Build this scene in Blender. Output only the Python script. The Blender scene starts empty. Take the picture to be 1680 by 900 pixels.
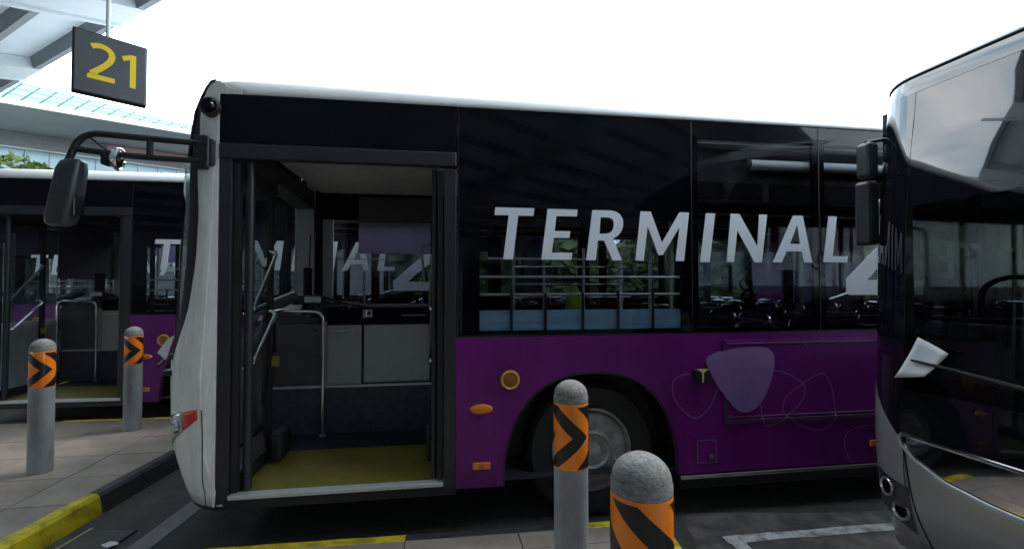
import bpy, bmesh, math, random
from mathutils import Vector, Matrix
random.seed(7)
R = math.radians
scene = bpy.context.scene
col = scene.collection

# ------------------------------------------------------------------ camera
cam_d = bpy.data.cameras.new("camera")
cam_d.sensor_width = 36.0
cam_d.lens = 16.0
cam_d.clip_start = 0.05
cam_d.clip_end = 2000
cam = bpy.data.objects.new("camera", cam_d)
col.objects.link(cam)
cam.location = (0, 0, 1.70)
cam.rotation_euler = (R(90) + math.atan(16 / 747.0), 0, 0)
scene.camera = cam

# ------------------------------------------------------------------ sky, sun, exposure
SUN_EL, SUN_AZ = R(58), R(60)          # azimuth measured from +Y towards +X
w = bpy.data.worlds.new("World")
scene.world = w
w.use_nodes = True
nt = w.node_tree
nt.nodes.clear()
out = nt.nodes.new("ShaderNodeOutputWorld")
bg = nt.nodes.new("ShaderNodeBackground")
bg.inputs[1].default_value = 0.10
sky = nt.nodes.new("ShaderNodeTexSky")
sky.sky_type = 'NISHITA'
sky.sun_disc = False
sky.sun_elevation = SUN_EL
sky.sun_rotation = SUN_AZ
tc = nt.nodes.new("ShaderNodeTexCoord")
mp = nt.nodes.new("ShaderNodeMapping")
mp.inputs['Scale'].default_value = (1.6, 1.6, 4.5)
nz = nt.nodes.new("ShaderNodeTexNoise")
nz.inputs['Scale'].default_value = 1.7
nz.inputs['Detail'].default_value = 6
nz.inputs['Roughness'].default_value = 0.55
rp = nt.nodes.new("ShaderNodeValToRGB")
rp.color_ramp.elements[0].position = 0.38
rp.color_ramp.elements[0].color = (0.38, 0.53, 0.66, 1)
rp.color_ramp.elements[1].position = 0.70
rp.color_ramp.elements[1].color = (1.0, 1.0, 0.99, 1)
mul = nt.nodes.new("ShaderNodeVectorMath"); mul.operation = 'SCALE'
mul.inputs['Scale'].default_value = 54.0
mx = nt.nodes.new("ShaderNodeMixRGB")
mx.inputs[0].default_value = 0.92
L = nt.links.new
L(tc.outputs['Generated'], mp.inputs[0]); L(mp.outputs[0], nz.inputs['Vector'])
L(nz.outputs['Fac'], rp.inputs[0]); L(rp.outputs[0], mul.inputs[0])
L(sky.outputs[0], mx.inputs[1]); L(mul.outputs[0], mx.inputs[2])
L(mx.outputs[0], bg.inputs[0]); L(bg.outputs[0], out.inputs[0])

sd = bpy.data.lights.new("sun", 'SUN')
sd.energy = 1.5
sd.angle = R(12)
sd.color = (1.0, 0.96, 0.9)
so = bpy.data.objects.new("sun", sd)
col.objects.link(so)
so.rotation_euler = (R(90) - SUN_EL, 0, math.pi - SUN_AZ)
sv = Vector((math.sin(SUN_AZ) * math.cos(SUN_EL), math.cos(SUN_AZ) * math.cos(SUN_EL), math.sin(SUN_EL)))
so.rotation_euler = sv.to_track_quat('Z', 'Y').to_euler()

scene.view_settings.view_transform = 'Standard'
scene.view_settings.look = 'None'
scene.view_settings.gamma = 1
scene.view_settings.exposure = 0.33
scene.view_settings.use_curve_mapping = False
scene.render.engine = 'CYCLES'
scene.cycles.max_bounces = 10
scene.cycles.transparent_max_bounces = 24
scene.cycles.caustics_reflective = False
scene.cycles.caustics_refractive = False
scene.cycles.sample_clamp_indirect = 6.0

# ------------------------------------------------------------------ materials
MATS = {}
def mat(name, c, rough=.5, metal=0., spec=.5, coat=0., var=0., vscale=6., rvar=0., bump=0., bscale=60., c2=None,
        stretch=(1, 1, 1), emit=None, objrand=0., coat_rough=.03, grime=0., gscale=.8, gdetail=9):
    if name in MATS: return MATS[name]
    m = bpy.data.materials.new(name); MATS[name] = m
    m.use_nodes = True
    t = m.node_tree; b = t.nodes['Principled BSDF']
    b.inputs['Base Color'].default_value = (*c, 1)
    b.inputs['Roughness'].default_value = rough
    b.inputs['Metallic'].default_value = metal
    b.inputs['Specular IOR Level'].default_value = spec
    b.inputs['Coat Weight'].default_value = coat
    b.inputs['Coat Roughness'].default_value = coat_rough
    lk = t.links.new
    if var or rvar or bump or c2 or objrand or grime:
        tcx = t.nodes.new("ShaderNodeTexCoord"); mpx = t.nodes.new("ShaderNodeMapping")
        mpx.inputs['Scale'].default_value = stretch
        lk(tcx.outputs['Object'], mpx.inputs[0])
        n = t.nodes.new("ShaderNodeTexNoise"); n.inputs['Scale'].default_value = vscale
        n.inputs['Detail'].default_value = 7; n.inputs['Roughness'].default_value = .62
        lk(mpx.outputs[0], n.inputs['Vector'])
        r = t.nodes.new("ShaderNodeValToRGB")
        r.color_ramp.elements[0].position = .32; r.color_ramp.elements[1].position = .7
        lo = tuple(max(0, x * (1 - var)) for x in c); hi = tuple(x * (1 + var) for x in c)
        if c2: lo = c2
        r.color_ramp.elements[0].color = (*lo, 1); r.color_ramp.elements[1].color = (*hi, 1)
        lk(n.outputs['Fac'], r.inputs[0])
        src = r.outputs[0]
        if objrand:
            oi = t.nodes.new("ShaderNodeObjectInfo"); hs = t.nodes.new("ShaderNodeHueSaturation")
            ma = t.nodes.new("ShaderNodeMapRange")
            ma.inputs['To Min'].default_value = 1 - objrand; ma.inputs['To Max'].default_value = 1 + objrand
            lk(oi.outputs['Random'], ma.inputs['Value']); lk(ma.outputs[0], hs.inputs['Value'])
            lk(src, hs.inputs['Color']); src = hs.outputs[0]
        if grime:
            n3 = t.nodes.new("ShaderNodeTexNoise"); n3.inputs['Scale'].default_value = gscale; n3.inputs['Detail'].default_value = gdetail
            n3.inputs['Roughness'].default_value = .7
            lk(mpx.outputs[0], n3.inputs['Vector'])
            r3 = t.nodes.new("ShaderNodeValToRGB"); r3.color_ramp.elements[0].position = .40; r3.color_ramp.elements[1].position = .56
            k3 = 1 - grime; r3.color_ramp.elements[0].color = (k3, k3 * .98, k3 * .95, 1); r3.color_ramp.elements[1].color = (1, 1, 1, 1)
            lk(n3.outputs['Fac'], r3.inputs[0])
            m3 = t.nodes.new("ShaderNodeMixRGB"); m3.blend_type = 'MULTIPLY'; m3.inputs[0].default_value = 1
            lk(src, m3.inputs[1]); lk(r3.outputs[0], m3.inputs[2]); src = m3.outputs[0]
        lk(src, b.inputs['Base Color'])
        if rvar:
            mr = t.nodes.new("ShaderNodeMapRange")
            mr.inputs['To Min'].default_value = max(0.02, rough - rvar); mr.inputs['To Max'].default_value = rough + rvar
            lk(n.outputs['Fac'], mr.inputs['Value']); lk(mr.outputs[0], b.inputs['Roughness'])
        if bump:
            n2 = t.nodes.new("ShaderNodeTexNoise"); n2.inputs['Scale'].default_value = bscale
            n2.inputs['Detail'].default_value = 5
            lk(mpx.outputs[0], n2.inputs['Vector'])
            bp_ = t.nodes.new("ShaderNodeBump"); bp_.inputs['Strength'].default_value = bump
            bp_.inputs['Distance'].default_value = .01
            lk(n2.outputs['Fac'], bp_.inputs['Height']); lk(bp_.outputs[0], b.inputs['Normal'])
    if emit:
        b.inputs['Emission Color'].default_value = (*emit[0], 1); b.inputs['Emission Strength'].default_value = emit[1]
    return m

def glass(name, tint, r0=.06, rough=0.0):
    if name in MATS: return MATS[name]
    m = bpy.data.materials.new(name); MATS[name] = m
    m.use_nodes = True; t = m.node_tree; t.nodes.clear(); lk = t.links.new
    o = t.nodes.new("ShaderNodeOutputMaterial"); mixs = t.nodes.new("ShaderNodeMixShader")
    tr = t.nodes.new("ShaderNodeBsdfTransparent"); tr.inputs[0].default_value = (*tint, 1)
    gl = t.nodes.new("ShaderNodeBsdfGlossy"); gl.inputs['Roughness'].default_value = rough
    ge = t.nodes.new("ShaderNodeNewGeometry"); dt = t.nodes.new("ShaderNodeVectorMath"); dt.operation = 'DOT_PRODUCT'
    ab = t.nodes.new("ShaderNodeMath"); ab.operation = 'ABSOLUTE'
    su = t.nodes.new("ShaderNodeMath"); su.operation = 'SUBTRACT'; su.inputs[0].default_value = 1
    pw = t.nodes.new("ShaderNodeMath"); pw.operation = 'POWER'; pw.inputs[1].default_value = 5
    mr = t.nodes.new("ShaderNodeMapRange"); mr.inputs['To Min'].default_value = r0; mr.inputs['To Max'].default_value = 1
    lk(ge.outputs['Incoming'], dt.inputs[0]); lk(ge.outputs['Normal'], dt.inputs[1]); lk(dt.outputs['Value'], ab.inputs[0])
    lk(ab.outputs[0], su.inputs[1]); lk(su.outputs[0], pw.inputs[0]); lk(pw.outputs[0], mr.inputs['Value'])
    lk(mr.outputs[0], mixs.inputs[0]); lk(tr.outputs[0], mixs.inputs[1]); lk(gl.outputs[0], mixs.inputs[2])
    lk(mixs.outputs[0], o.inputs[0])
    return m

def translucent(name, c, amount=.5):
    if name in MATS: return MATS[name]
    m = bpy.data.materials.new(name); MATS[name] = m
    m.use_nodes = True; t = m.node_tree; t.nodes.clear(); lk = t.links.new
    o = t.nodes.new("ShaderNodeOutputMaterial"); mixs = t.nodes.new("ShaderNodeMixShader"); mixs.inputs[0].default_value = amount
    d = t.nodes.new("ShaderNodeBsdfDiffuse"); d.inputs[0].default_value = (*c, 1)
    tl = t.nodes.new("ShaderNodeBsdfTranslucent"); tl.inputs[0].default_value = (*c, 1)
    tcx = t.nodes.new("ShaderNodeTexCoord"); n = t.nodes.new("ShaderNodeTexNoise"); n.inputs['Scale'].default_value = 3
    r = t.nodes.new("ShaderNodeValToRGB")
    r.color_ramp.elements[0].color = (*[x * .82 for x in c], 1); r.color_ramp.elements[1].color = (*c, 1)
    lk(tcx.outputs['Object'], n.inputs['Vector']); lk(n.outputs['Fac'], r.inputs[0])
    lk(r.outputs[0], d.inputs[0]); lk(r.outputs[0], tl.inputs[0])
    lk(d.outputs[0], mixs.inputs[1]); lk(tl.outputs[0], mixs.inputs[2]); lk(mixs.outputs[0], o.inputs[0])
    return m

M_purple = mat("purple_paint", (.155, .006, .172), .34, spec=.35, coat=.12, var=.10, vscale=1.2, rvar=.07, grime=.24, gscale=2.2, stretch=(1, 1, .6))
M_blackpaint = mat("black_gloss", (.005, .006, .010), .12, spec=.12, coat=.0, var=.2, vscale=2)
M_blackmatte = mat("black_plastic", (.012, .0125, .0145), .5, var=.25, vscale=8)
M_charcoal = mat("charcoal_frame", (.017, .019, .023), .42, var=.2, vscale=5)
M_white = mat("white_paint", (.88, .88, .85), .4, coat=.15, c2=(.78, .78, .745), vscale=2.2, rvar=.08, stretch=(3, 3, .7), grime=.16, gscale=2.5)
M_roofwhite = mat("roof_white", (.8, .8, .8), .35, coat=.2, var=.06)
M_chrome = mat("chrome", (.75, .76, .78), .12, metal=1., rvar=.05, vscale=20)
M_steel = mat("brushed_steel", (.55, .56, .58), .3, metal=1., rvar=.08)
M_alu = mat("aluminium", (.62, .63, .64), .45, metal=.5, var=.12, vscale=30)
M_letter = mat("letter_white", (.80, .83, .89), .5, var=.03)
M_rubber = mat("tyre_rubber", (.016, .016, .0165), .75, var=.35, vscale=14, bump=.2, grime=.35, gscale=5)
M_rim = mat("wheel_steel", (.40, .40, .395), .5, metal=.1, c2=(.20, .195, .19), vscale=9, bump=.15, bscale=40)
M_black = mat("deep_black", (.004, .004, .005), .7)
M_amber = mat("amber_lens", (.75, .20, .02), .2, coat=.5)
M_amberd = mat("orange_lens_dark", (.45, .13, .02), .25, coat=.5)
M_yellowring = mat("yellow_ring", (.62, .36, .03), .3, var=.1)
M_red = mat("red_lens", (.62, .03, .02), .18, coat=.6)
M_lamp = mat("clear_lamp", (.5, .52, .52), .15, metal=.6)
M_lav = mat("lavender_print", (.33, .19, .42), .35, coat=.2, c2=(.22, .11, .31), vscale=1.5)
M_line = mat("lilac_line", (.23, .09, .28), .4)
M_grey_panel = mat("grey_panel", (.42, .445, .44), .5, var=.06, vscale=3)
M_dark_panel = mat("dark_panel", (.075, .077, .08), .55, var=.15)
M_ceiling = mat("headlining", (.72, .72, .70), .7, var=.08)
M_navy = mat("navy_floor", (.018, .021, .032), .55, var=.35, vscale=40)
M_platform = mat("platform_vinyl", (.075, .085, .11), .5, c2=(.035, .042, .058), vscale=22)
M_yellowmat = mat("yellow_mat", (.22, .175, .02), .6, c2=(.16, .125, .02), vscale=9, bump=.3, bscale=120)
M_yellowpaint = mat("yellow_kerb_paint", (.74, .57, .015), .5, c2=(.58, .44, .02), vscale=5, grime=.5, gscale=6, bump=.5, bscale=25)
M_blackpaintk = mat("black_kerb_paint", (.012, .012, .015), .5, c2=(.045, .045, .046), vscale=7, bump=.5, bscale=25)
M_tile = mat("pavement_tile", (.335, .278, .232), .5, c2=(.25, .212, .178), vscale=2.2, rvar=.1, objrand=.03, grime=.18, gscale=3.5)
M_grout = mat("tile_grout", (.15, .14, .13), .8, var=.2)
M_pave = mat("pavement_base", (.22, .205, .185), .6, c2=(.18, .165, .15), vscale=3)
M_asphalt = mat("asphalt", (.062, .060, .056), .8, c2=(.040, .039, .037), vscale=9, bump=.6, bscale=90, grime=.55, gscale=1.1)
M_asphalt2 = mat("worn_concrete", (.15, .143, .13), .8, c2=(.055, .053, .05), vscale=5, bump=.6, bscale=70, grime=.6, gscale=2.2)
M_roadwhite = mat("road_paint_white", (.62, .62, .60), .6, c2=(.40, .40, .38), vscale=12, grime=.65, gscale=7)
M_roadgrey = mat("road_paint_faded", (.16, .158, .15), .7, c2=(.10, .10, .095), vscale=10)
M_bollard = mat("bollard_grey", (.30, .33, .355), .45, c2=(.23, .25, .268), vscale=5, rvar=.05, grime=.25, gscale=4, stretch=(1.5, 1.5, .6))
M_cap = mat("bollard_cap", (.30, .30, .29), .8, c2=(.13, .13, .125), vscale=55, bump=.3, bscale=90, stretch=(1, 1, 1.6))
M_orange = mat("reflective_orange", (1.0, .25, .012), .26, coat=.4, var=.08, vscale=9)
M_chev = mat("chevron_black", (.012, .012, .012), .35)
M_signgrey = mat("sign_grey", (.072, .076, .085), .45, var=.07, vscale=3)
M_signyellow = mat("sign_yellow", (.82, .57, .012), .45)
M_canopy = translucent("canopy_sheet", (.70, .76, .79), .22)
M_canopysteel = mat("canopy_steel", (.62, .68, .71), .5, var=.05)
M_purlin = mat("purlin_steel", (.20, .22, .24), .5, var=.1)
M_silver = mat("silver_paint", (.40, .415, .41), .3, metal=.35, coat=.5, var=.05, vscale=2)
M_silverd = mat("lamp_cluster_grey", (.13, .135, .145), .22, metal=.6)
M_paper = mat("paper", (.72, .75, .78), .8, var=.05)
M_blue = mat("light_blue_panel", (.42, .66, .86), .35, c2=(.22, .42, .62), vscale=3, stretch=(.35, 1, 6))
M_blind = translucent("lavender_blind", (.62, .56, .76), .6)
M_blindd = mat("dark_blind", (.09, .088, .10), .7)
M_seat = mat("seat_fabric", (.03, .035, .06), .8, var=.3, vscale=30)
M_lime = mat("lime_reflected", (.25, .42, .03), .7, var=.2)
M_soffit = mat("soffit_grey", (.66, .68, .68), .5, c2=(.50, .52, .52), vscale=1.2, stretch=(.3, .3, 1))
M_pink_reflection = mat("pink_reflection", (.42, .25, .24), .5, var=.15)
M_fascia = mat("fascia_dark", (.17, .185, .19), .4, var=.15)
M_bwhite = mat("building_white", (.80, .82, .82), .5, var=.03)
M_bglass = mat("building_glass_blue", (.30, .48, .55), .1, coat=.5, var=.08, vscale=.8)
M_roofglass = translucent("roof_glass_green", (.44, .64, .59), .45)
M_mullion = mat("mullion_green", (.03, .05, .05), .5)
M_rail_line = mat("glazing_bar_pale", (.22, .32, .31), .5)
M_leaf = mat("leaf_green", (.085, .125, .03), .6, c2=(.035, .06, .015), vscale=1.2, objrand=.15)
M_leafy = mat("hedge_leaf", (.20, .27, .06), .6, c2=(.06, .10, .02), vscale=1.5)
M_bark = mat("bark", (.09, .07, .05), .9, var=.3)
M_wall = mat("wall_dark_grey", (.16, .155, .15), .7, var=.1)
M_wallglass = mat("unseen_wall_glass", (.03, .035, .04), .08)
M_socket = mat("ground_plate", (.06, .06, .062), .5, metal=.4, c2=(.035, .035, .036), vscale=12)
G_side = glass("bus_side_glass", (.77, .79, .81), .012)
G_far = glass("bus_far_glass", (.80, .82, .83), .03)
G_driver = glass("driver_window_glass", (.95, .97, .98), .03)
G_door = glass("door_glass", (.88, .90, .91), .03)
G_wind = glass("windscreen_glass", (.72, .78, .76), .06)
G_coach = glass("coach_windscreen_glass", (.16, .19, .18), .05)
M_mirrorglass = mat("mirror_surface", (.8, .8, .8), .03, metal=1.)

# ------------------------------------------------------------------ mesh helpers
class MB:
    def __init__(s): s.v = []; s.f = []; s.sm = []
    def quad(s, *p, smooth=False):
        i = len(s.v); s.v += [tuple(x) for x in p]; s.f.append(tuple(range(i, i + len(p)))); s.sm.append(smooth); return s
    def box(s, a, b):
        x0, y0, z0 = a; x1, y1, z1 = b
        x0, x1 = min(x0, x1), max(x0, x1); y0, y1 = min(y0, y1), max(y0, y1); z0, z1 = min(z0, z1), max(z0, z1)
        i = len(s.v)
        s.v += [(x0, y0, z0), (x1, y0, z0), (x1, y1, z0), (x0, y1, z0), (x0, y0, z1), (x1, y0, z1), (x1, y1, z1), (x0, y1, z1)]
        for q in ((0, 3, 2, 1), (4, 5, 6, 7), (0, 1, 5, 4), (1, 2, 6, 5), (2, 3, 7, 6), (3, 0, 4, 7)):
            s.f.append(tuple(i + k for k in q)); s.sm.append(False)
        return s
    def prism(s, poly, axis, a, b):
        """poly: 2D list; axis 'v' -> (u,z) poly extruded along v; 'u' -> (v,z); 'z' -> (u,v)"""
        def P(p, k):
            if axis == 'v': return (p[0], k, p[1])
            if axis == 'u': return (k, p[0], p[1])
            return (p[0], p[1], k)
        n = len(poly); i = len(s.v)
        s.v += [P(p, a) for p in poly] + [P(p, b) for p in poly]
        s.f.append(tuple(i + k for k in range(n))); s.f.append(tuple(i + n + k for k in reversed(range(n))))
        s.sm += [False, False]
        for k in range(n):
            j = (k + 1) % n
            s.f.append((i + k, i + n + k, i + n + j, i + j)); s.sm.append(False)
        return s
    def tube(s, pts, r, n=10, closed=False):
        pts = [Vector(p) for p in pts]; rings = []
        m = len(pts)
        up = Vector((0, 0, 1))
        prev = None
        for k, p in enumerate(pts):
            if closed: d = pts[(k + 1) % m] - pts[k - 1]
            elif k == 0: d = pts[1] - pts[0]
            elif k == m - 1: d = pts[-1] - pts[-2]
            else: d = (pts[k + 1] - p).normalized() + (p - pts[k - 1]).normalized()
            d.normalize()
            if prev is None:
                a = d.cross(up)
                if a.length < 1e-3: a = d.cross(Vector((1, 0, 0)))
            else:
                a = prev - d * prev.dot(d)
            a.normalize(); prev = a; b = d.cross(a)
            rr = r[k] if isinstance(r, (list, tuple)) else r
            i = len(s.v)
            for q in range(n):
                an = 2 * math.pi * q / n
                s.v.append(tuple(p + a * (rr * math.cos(an)) + b * (rr * math.sin(an))))
            rings.append(i)
        rng = range(m if closed else m - 1)
        for k in rng:
            i, j = rings[k], rings[(k + 1) % m]
            for q in range(n):
                q2 = (q + 1) % n
                s.f.append((i + q, i + q2, j + q2, j + q)); s.sm.append(True)
        if not closed:
            s.f.append(tuple(rings[0] + q for q in reversed(range(n)))); s.sm.append(False)
            s.f.append(tuple(rings[-1] + q for q in range(n))); s.sm.append(False)
        return s
    def lathe(s, prof, c, axis='z', n=32, cap=True):
        """prof: [(radius, height)]"""
        rings = []
        for r, h in prof:
            i = len(s.v)
            for q in range(n):
                an = 2 * math.pi * q / n; x, y = r * math.cos(an), r * math.sin(an)
                if axis == 'z': s.v.append((c[0] + x, c[1] + y, c[2] + h))
                elif axis == 'v': s.v.append((c[0] + x, c[1] + h, c[2] + y))
                else: s.v.append((c[0] + h, c[1] + x, c[2] + y))
            rings.append(i)
        for k in range(len(prof) - 1):
            i, j = rings[k], rings[k + 1]
            for q in range(n):
                q2 = (q + 1) % n
                s.f.append((i + q, i + q2, j + q2, j + q)); s.sm.append(True)
        if cap:
            s.f.append(tuple(rings[0] + q for q in range(n))); s.sm.append(False)
            s.f.append(tuple(rings[-1] + q for q in range(n))); s.sm.append(False)
        return s
    def grid(s, rows, smooth=True):
        i0 = len(s.v); n = len(rows[0])
        for r in rows: s.v += [tuple(p) for p in r]
        for a in range(len(rows) - 1):
            for b in range(n - 1):
                k = i0 + a * n + b
                s.f.append((k, k + 1, k + n + 1, k + n)); s.sm.append(smooth)
        return s
    def build(s, name, m, parent=None, bevel=0., solid=0., loc=None, rotz=0., recalc=True, seg=2):
        me = bpy.data.meshes.new(name)
        me.from_pydata(s.v, [], s.f); me.update()
        me.polygons.foreach_set('use_smooth', s.sm)
        if recalc:
            bm = bmesh.new(); bm.from_mesh(me)
            bmesh.ops.recalc_face_normals(bm, faces=bm.faces)
            bm.to_mesh(me); bm.free()
        if any(s.sm) and hasattr(me, 'set_sharp_from_angle'):
            me.set_sharp_from_angle(angle=R(38))
        me.materials.append(m)
        o = bpy.data.objects.new(name, me); col.objects.link(o)
        if parent: o.parent = parent
        if loc: o.location = loc
        if rotz: o.rotation_euler.z = rotz
        if solid:
            md = o.modifiers.new("solid", 'SOLIDIFY'); md.thickness = solid; md.offset = 0
        if bevel:
            md = o.modifiers.new("bevel", 'BEVEL'); md.width = bevel; md.segments = seg; md.limit_method = 'ANGLE'
            md.angle_limit = R(40)
        return o

def box(a, b): return MB().box(a, b)
def empty(name, loc, rz=0.):
    o = bpy.data.objects.new(name, None); o.empty_display_size = .3; col.objects.link(o)
    o.location = loc; o.rotation_euler = (0, 0, rz); return o
def tag(o, label, cat, group=None):
    o['label'] = label; o['category'] = cat
    if group: o['group'] = group
    return o
def structure(o): o['kind'] = 'structure'; return o
def copy_tree(o, parent=None):
    c = o.copy(); col.objects.link(c)
    if parent: c.parent = parent
    for ch in list(o.children):
        if not ch.name.startswith('window_reflection'): copy_tree(ch, c)     # only the middle bus carries this painted reflected light
    return c
def arc(cx, cy, r, a0, a1, n):
    return [(cx + r * math.cos(R(a0 + (a1 - a0) * k / n)), cy + r * math.sin(R(a0 + (a1 - a0) * k / n))) for k in range(n + 1)]
def roundpath(pts, r, n=6):
    """3D polyline with rounded corners"""
    pts = [Vector(p) for p in pts]; res = [pts[0]]
    for k in range(1, len(pts) - 1):
        p = pts[k]; a = (pts[k - 1] - p); b = (pts[k + 1] - p)
        ra = min(r, a.length * .48, b.length * .48)
        A = p + a.normalized() * ra; B = p + b.normalized() * ra
        for q in range(n + 1):
            t = q / n
            res.append(A * (1 - t) ** 2 + p * 2 * t * (1 - t) + B * t * t)
    res.append(pts[-1]); return res
def catmull(pts, n=6, closed=False):
    m = len(pts); res = []
    rng = range(m if closed else m - 1)
    for k in rng:
        if closed: p0, p1, p2, p3 = pts[k - 1], pts[k], pts[(k + 1) % m], pts[(k + 2) % m]
        else: p0, p1, p2, p3 = pts[max(0, k - 1)], pts[k], pts[k + 1], pts[min(m - 1, k + 2)]
        for q in range(n):
            t = q / n
            res.append(tuple(.5 * (2 * b + (c - a) * t + (2 * a - 5 * b + 4 * c - d) * t * t + (-a + 3 * b - 3 * c + d) * t ** 3)
                             for a, b, c, d in zip(p0, p1, p2, p3)))
    if not closed: res.append(tuple(pts[-1]))
    return res
def interp(x, xs, ys):
    if x <= xs[0]: return ys[0]
    for k in range(1, len(xs)):
        if x <= xs[k]:
            t = (x - xs[k - 1]) / (xs[k] - xs[k - 1]); return ys[k - 1] + (ys[k] - ys[k - 1]) * t
    return ys[-1]

def sinterp(x, xs, ys):
    n = len(xs)
    if x <= xs[0]: return ys[0]
    if x >= xs[-1]: return ys[-1]
    k = next(i for i in range(1, n) if x <= xs[i]) - 1
    h = xs[k + 1] - xs[k]; d = (ys[k + 1] - ys[k]) / h
    def slope(i):
        if i == 0 or i == n - 1:
            j = min(i, n - 2); return (ys[j + 1] - ys[j]) / (xs[j + 1] - xs[j])
        return (ys[i + 1] - ys[i - 1]) / (xs[i + 1] - xs[i - 1])
    t = (x - xs[k]) / h; m0, m1 = slope(k) * h, slope(k + 1) * h
    return (2*t**3 - 3*t*t + 1) * ys[k] + (t**3 - 2*t*t + t) * m0 + (-2*t**3 + 3*t*t) * ys[k + 1] + (t**3 - t*t) * m1

# bus axes: u along the bus (front to rear), v away from the viewer
BETA = math.atan(.1506)
P0 = Vector((0, 3.179, 0))
UA = Vector((math.cos(BETA), math.sin(BETA), 0)); VA = Vector((-math.sin(BETA), math.cos(BETA), 0))
def wp(u, v, z=0.): return P0 + UA * u + VA * v + Vector((0, 0, z))

# ================================================================== GROUND
g = MB().quad((-400, -400, 0), (400, -400, 0), (400, 400, 0), (-400, 400, 0)).build("ground", M_asphalt)
structure(g)
def sheet(name, poly, z, m):
    o = MB().quad(*[(x, y, z) for x, y in poly]).build(name, m); return structure(o)
def uvs(l): return [tuple(wp(u, v).xy) for u, v in l]
sheet("worn_road_patch", [(1.15, 2.62), (2.2, 2.78), (4.8, 3.2), (4.6, 3.62), (2.3, 3.42), (1.25, 3.42)], .004, M_asphalt2)

# saw-tooth pavement edge (outer line of the kerb)
EDGE = [(-15.2, 9.4), (-11.15, 10.2), (-11.12, 7.95), (-10.9, 7.35), (-7.16, 7.9), (-7.12, 5.05), (-3.14, 5.55), (-3.10, 4.9),
        (-3.03, 2.57), (0.93, 3.10), (1.02, 3.0), (1.10, .35), (5.15, .87), (5.25, -2.0), (9.4, -1.5), (9.5, -5)]
EDGE = [(-11.0, 7.5), (-7.16, 8.0), (-7.10, 5.02), (-3.15, 5.50), (-3.00, 2.585), (.94, 3.09), (1.02, 3.0), (1.10, .35), (5.15, .87), (5.25, -2.0), (9.4, -1.5), (9.6, -5)]
def offset_line(pts, d):
    res = []
    for k in range(len(pts)):
        dirs = []
        if k: dirs.append((Vector(pts[k]) - Vector(pts[k - 1])).normalized())
        if k < len(pts) - 1: dirs.append((Vector(pts[k + 1]) - Vector(pts[k])).normalized())
        ns = [Vector((q.y, -q.x)) for q in dirs]; n = sum(ns, Vector((0, 0))).normalized()
        res.append(tuple(Vector(pts[k]) + n * (d / max(.3, n.dot(ns[0])))))
    return res
pav = [*offset_line(EDGE, .06), (14, -5), (14, -14), (-16, -14), (-16, 7.2)]
po = MB().prism(pav, 'z', -.02, .138).build("pavement", M_grout)
structure(po)
# tiles, laid square to the buses
inset = .10
def inside(pt, poly):
    x, y = pt; c = False; n = len(poly)
    for i in range(n):
        x1, y1 = poly[i]; x2, y2 = poly[(i + 1) % n]
        if (y1 > y) != (y2 > y) and x < (x2 - x1) * (y - y1) / (y2 - y1) + x1: c = not c
    return c
def clip_half(poly, a, b, d):
    """keep the part of poly at least d to the right of line a->b (pavement lies right of EDGE direction)"""
    ax, ay = a; bx, by = b; L_ = math.hypot(bx - ax, by - ay); nx, ny = (by - ay) / L_, -(bx - ax) / L_
    f = lambda p: (p[0] - ax) * nx + (p[1] - ay) * ny - d
    outp = []
    for i in range(len(poly)):
        p, q = poly[i], poly[(i + 1) % len(poly)]
        fp, fq = f(p), f(q)
        if fp >= 0: outp.append(p)
        if (fp >= 0) != (fq >= 0):
            t = fp / (fp - fq); outp.append((p[0] + (q[0] - p[0]) * t, p[1] + (q[1] - p[1]) * t))
    return outp
TU, TV, GAP = .69, .505, .0035
def tile_poly(i, j):
    u0 = -3.457 + i * TU; v0 = .02 + j * TV
    return uvs([(u0 + GAP, v0 + GAP), (u0 + TU - GAP, v0 + GAP), (u0 + TU - GAP, v0 + TV - GAP), (u0 + GAP, v0 + TV - GAP)])
def add_tile(poly):
    if len(poly) < 3: return
    cx = sum(p[0] for p in poly) / len(poly); cy = sum(p[1] for p in poly) / len(poly)
    dz = random.uniform(-.0008, .0008)
    MB().prism([(p[0] - cx, p[1] - cy) for p in poly], 'z', -.014, .0).build("tile", M_tile, po, loc=(cx, cy, .150 + dz))
rest = MB()
for i in range(-14, 16):
    for j in range(-26, 10):
        q = tile_poly(i, j)
        cu = -3.457 + (i + .5) * TU; cv = .02 + (j + .5) * TV
        # choose the pavement lobe this tile belongs to and clip it there
        if cu < -3.1:      # island in front of the middle bus
            if not (-8.2 < cu): 
                continue
            for a, b in (((-7.10, 5.02), (-3.15, 5.50)), ((-3.15, 5.50), (-3.00, 2.585))): q = clip_half(q, a, b, inset)
        else:
            for a, b in (((-3.00, 2.585), (.94, 3.09)), ((.94, 3.09), (1.02, 3.0)), ((1.02, 3.0), (1.10, .35))):
                q = clip_half(q, a, b, inset) if q else q
            if cv > -.2 + .0 and cu > 1.2: continue
            if cu > 1.2: continue
        if len(q) < 3: continue
        if cv > -2.3 and cu < 1.3:
            add_tile(q)
        else:
            rest.prism(q, 'z', .137, .150)
# one tile row straddles the inner corner: the wedge left of the near island
ro = rest.build("tile_field", M_tile, po); ro['kind'] = 'stuff'

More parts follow.
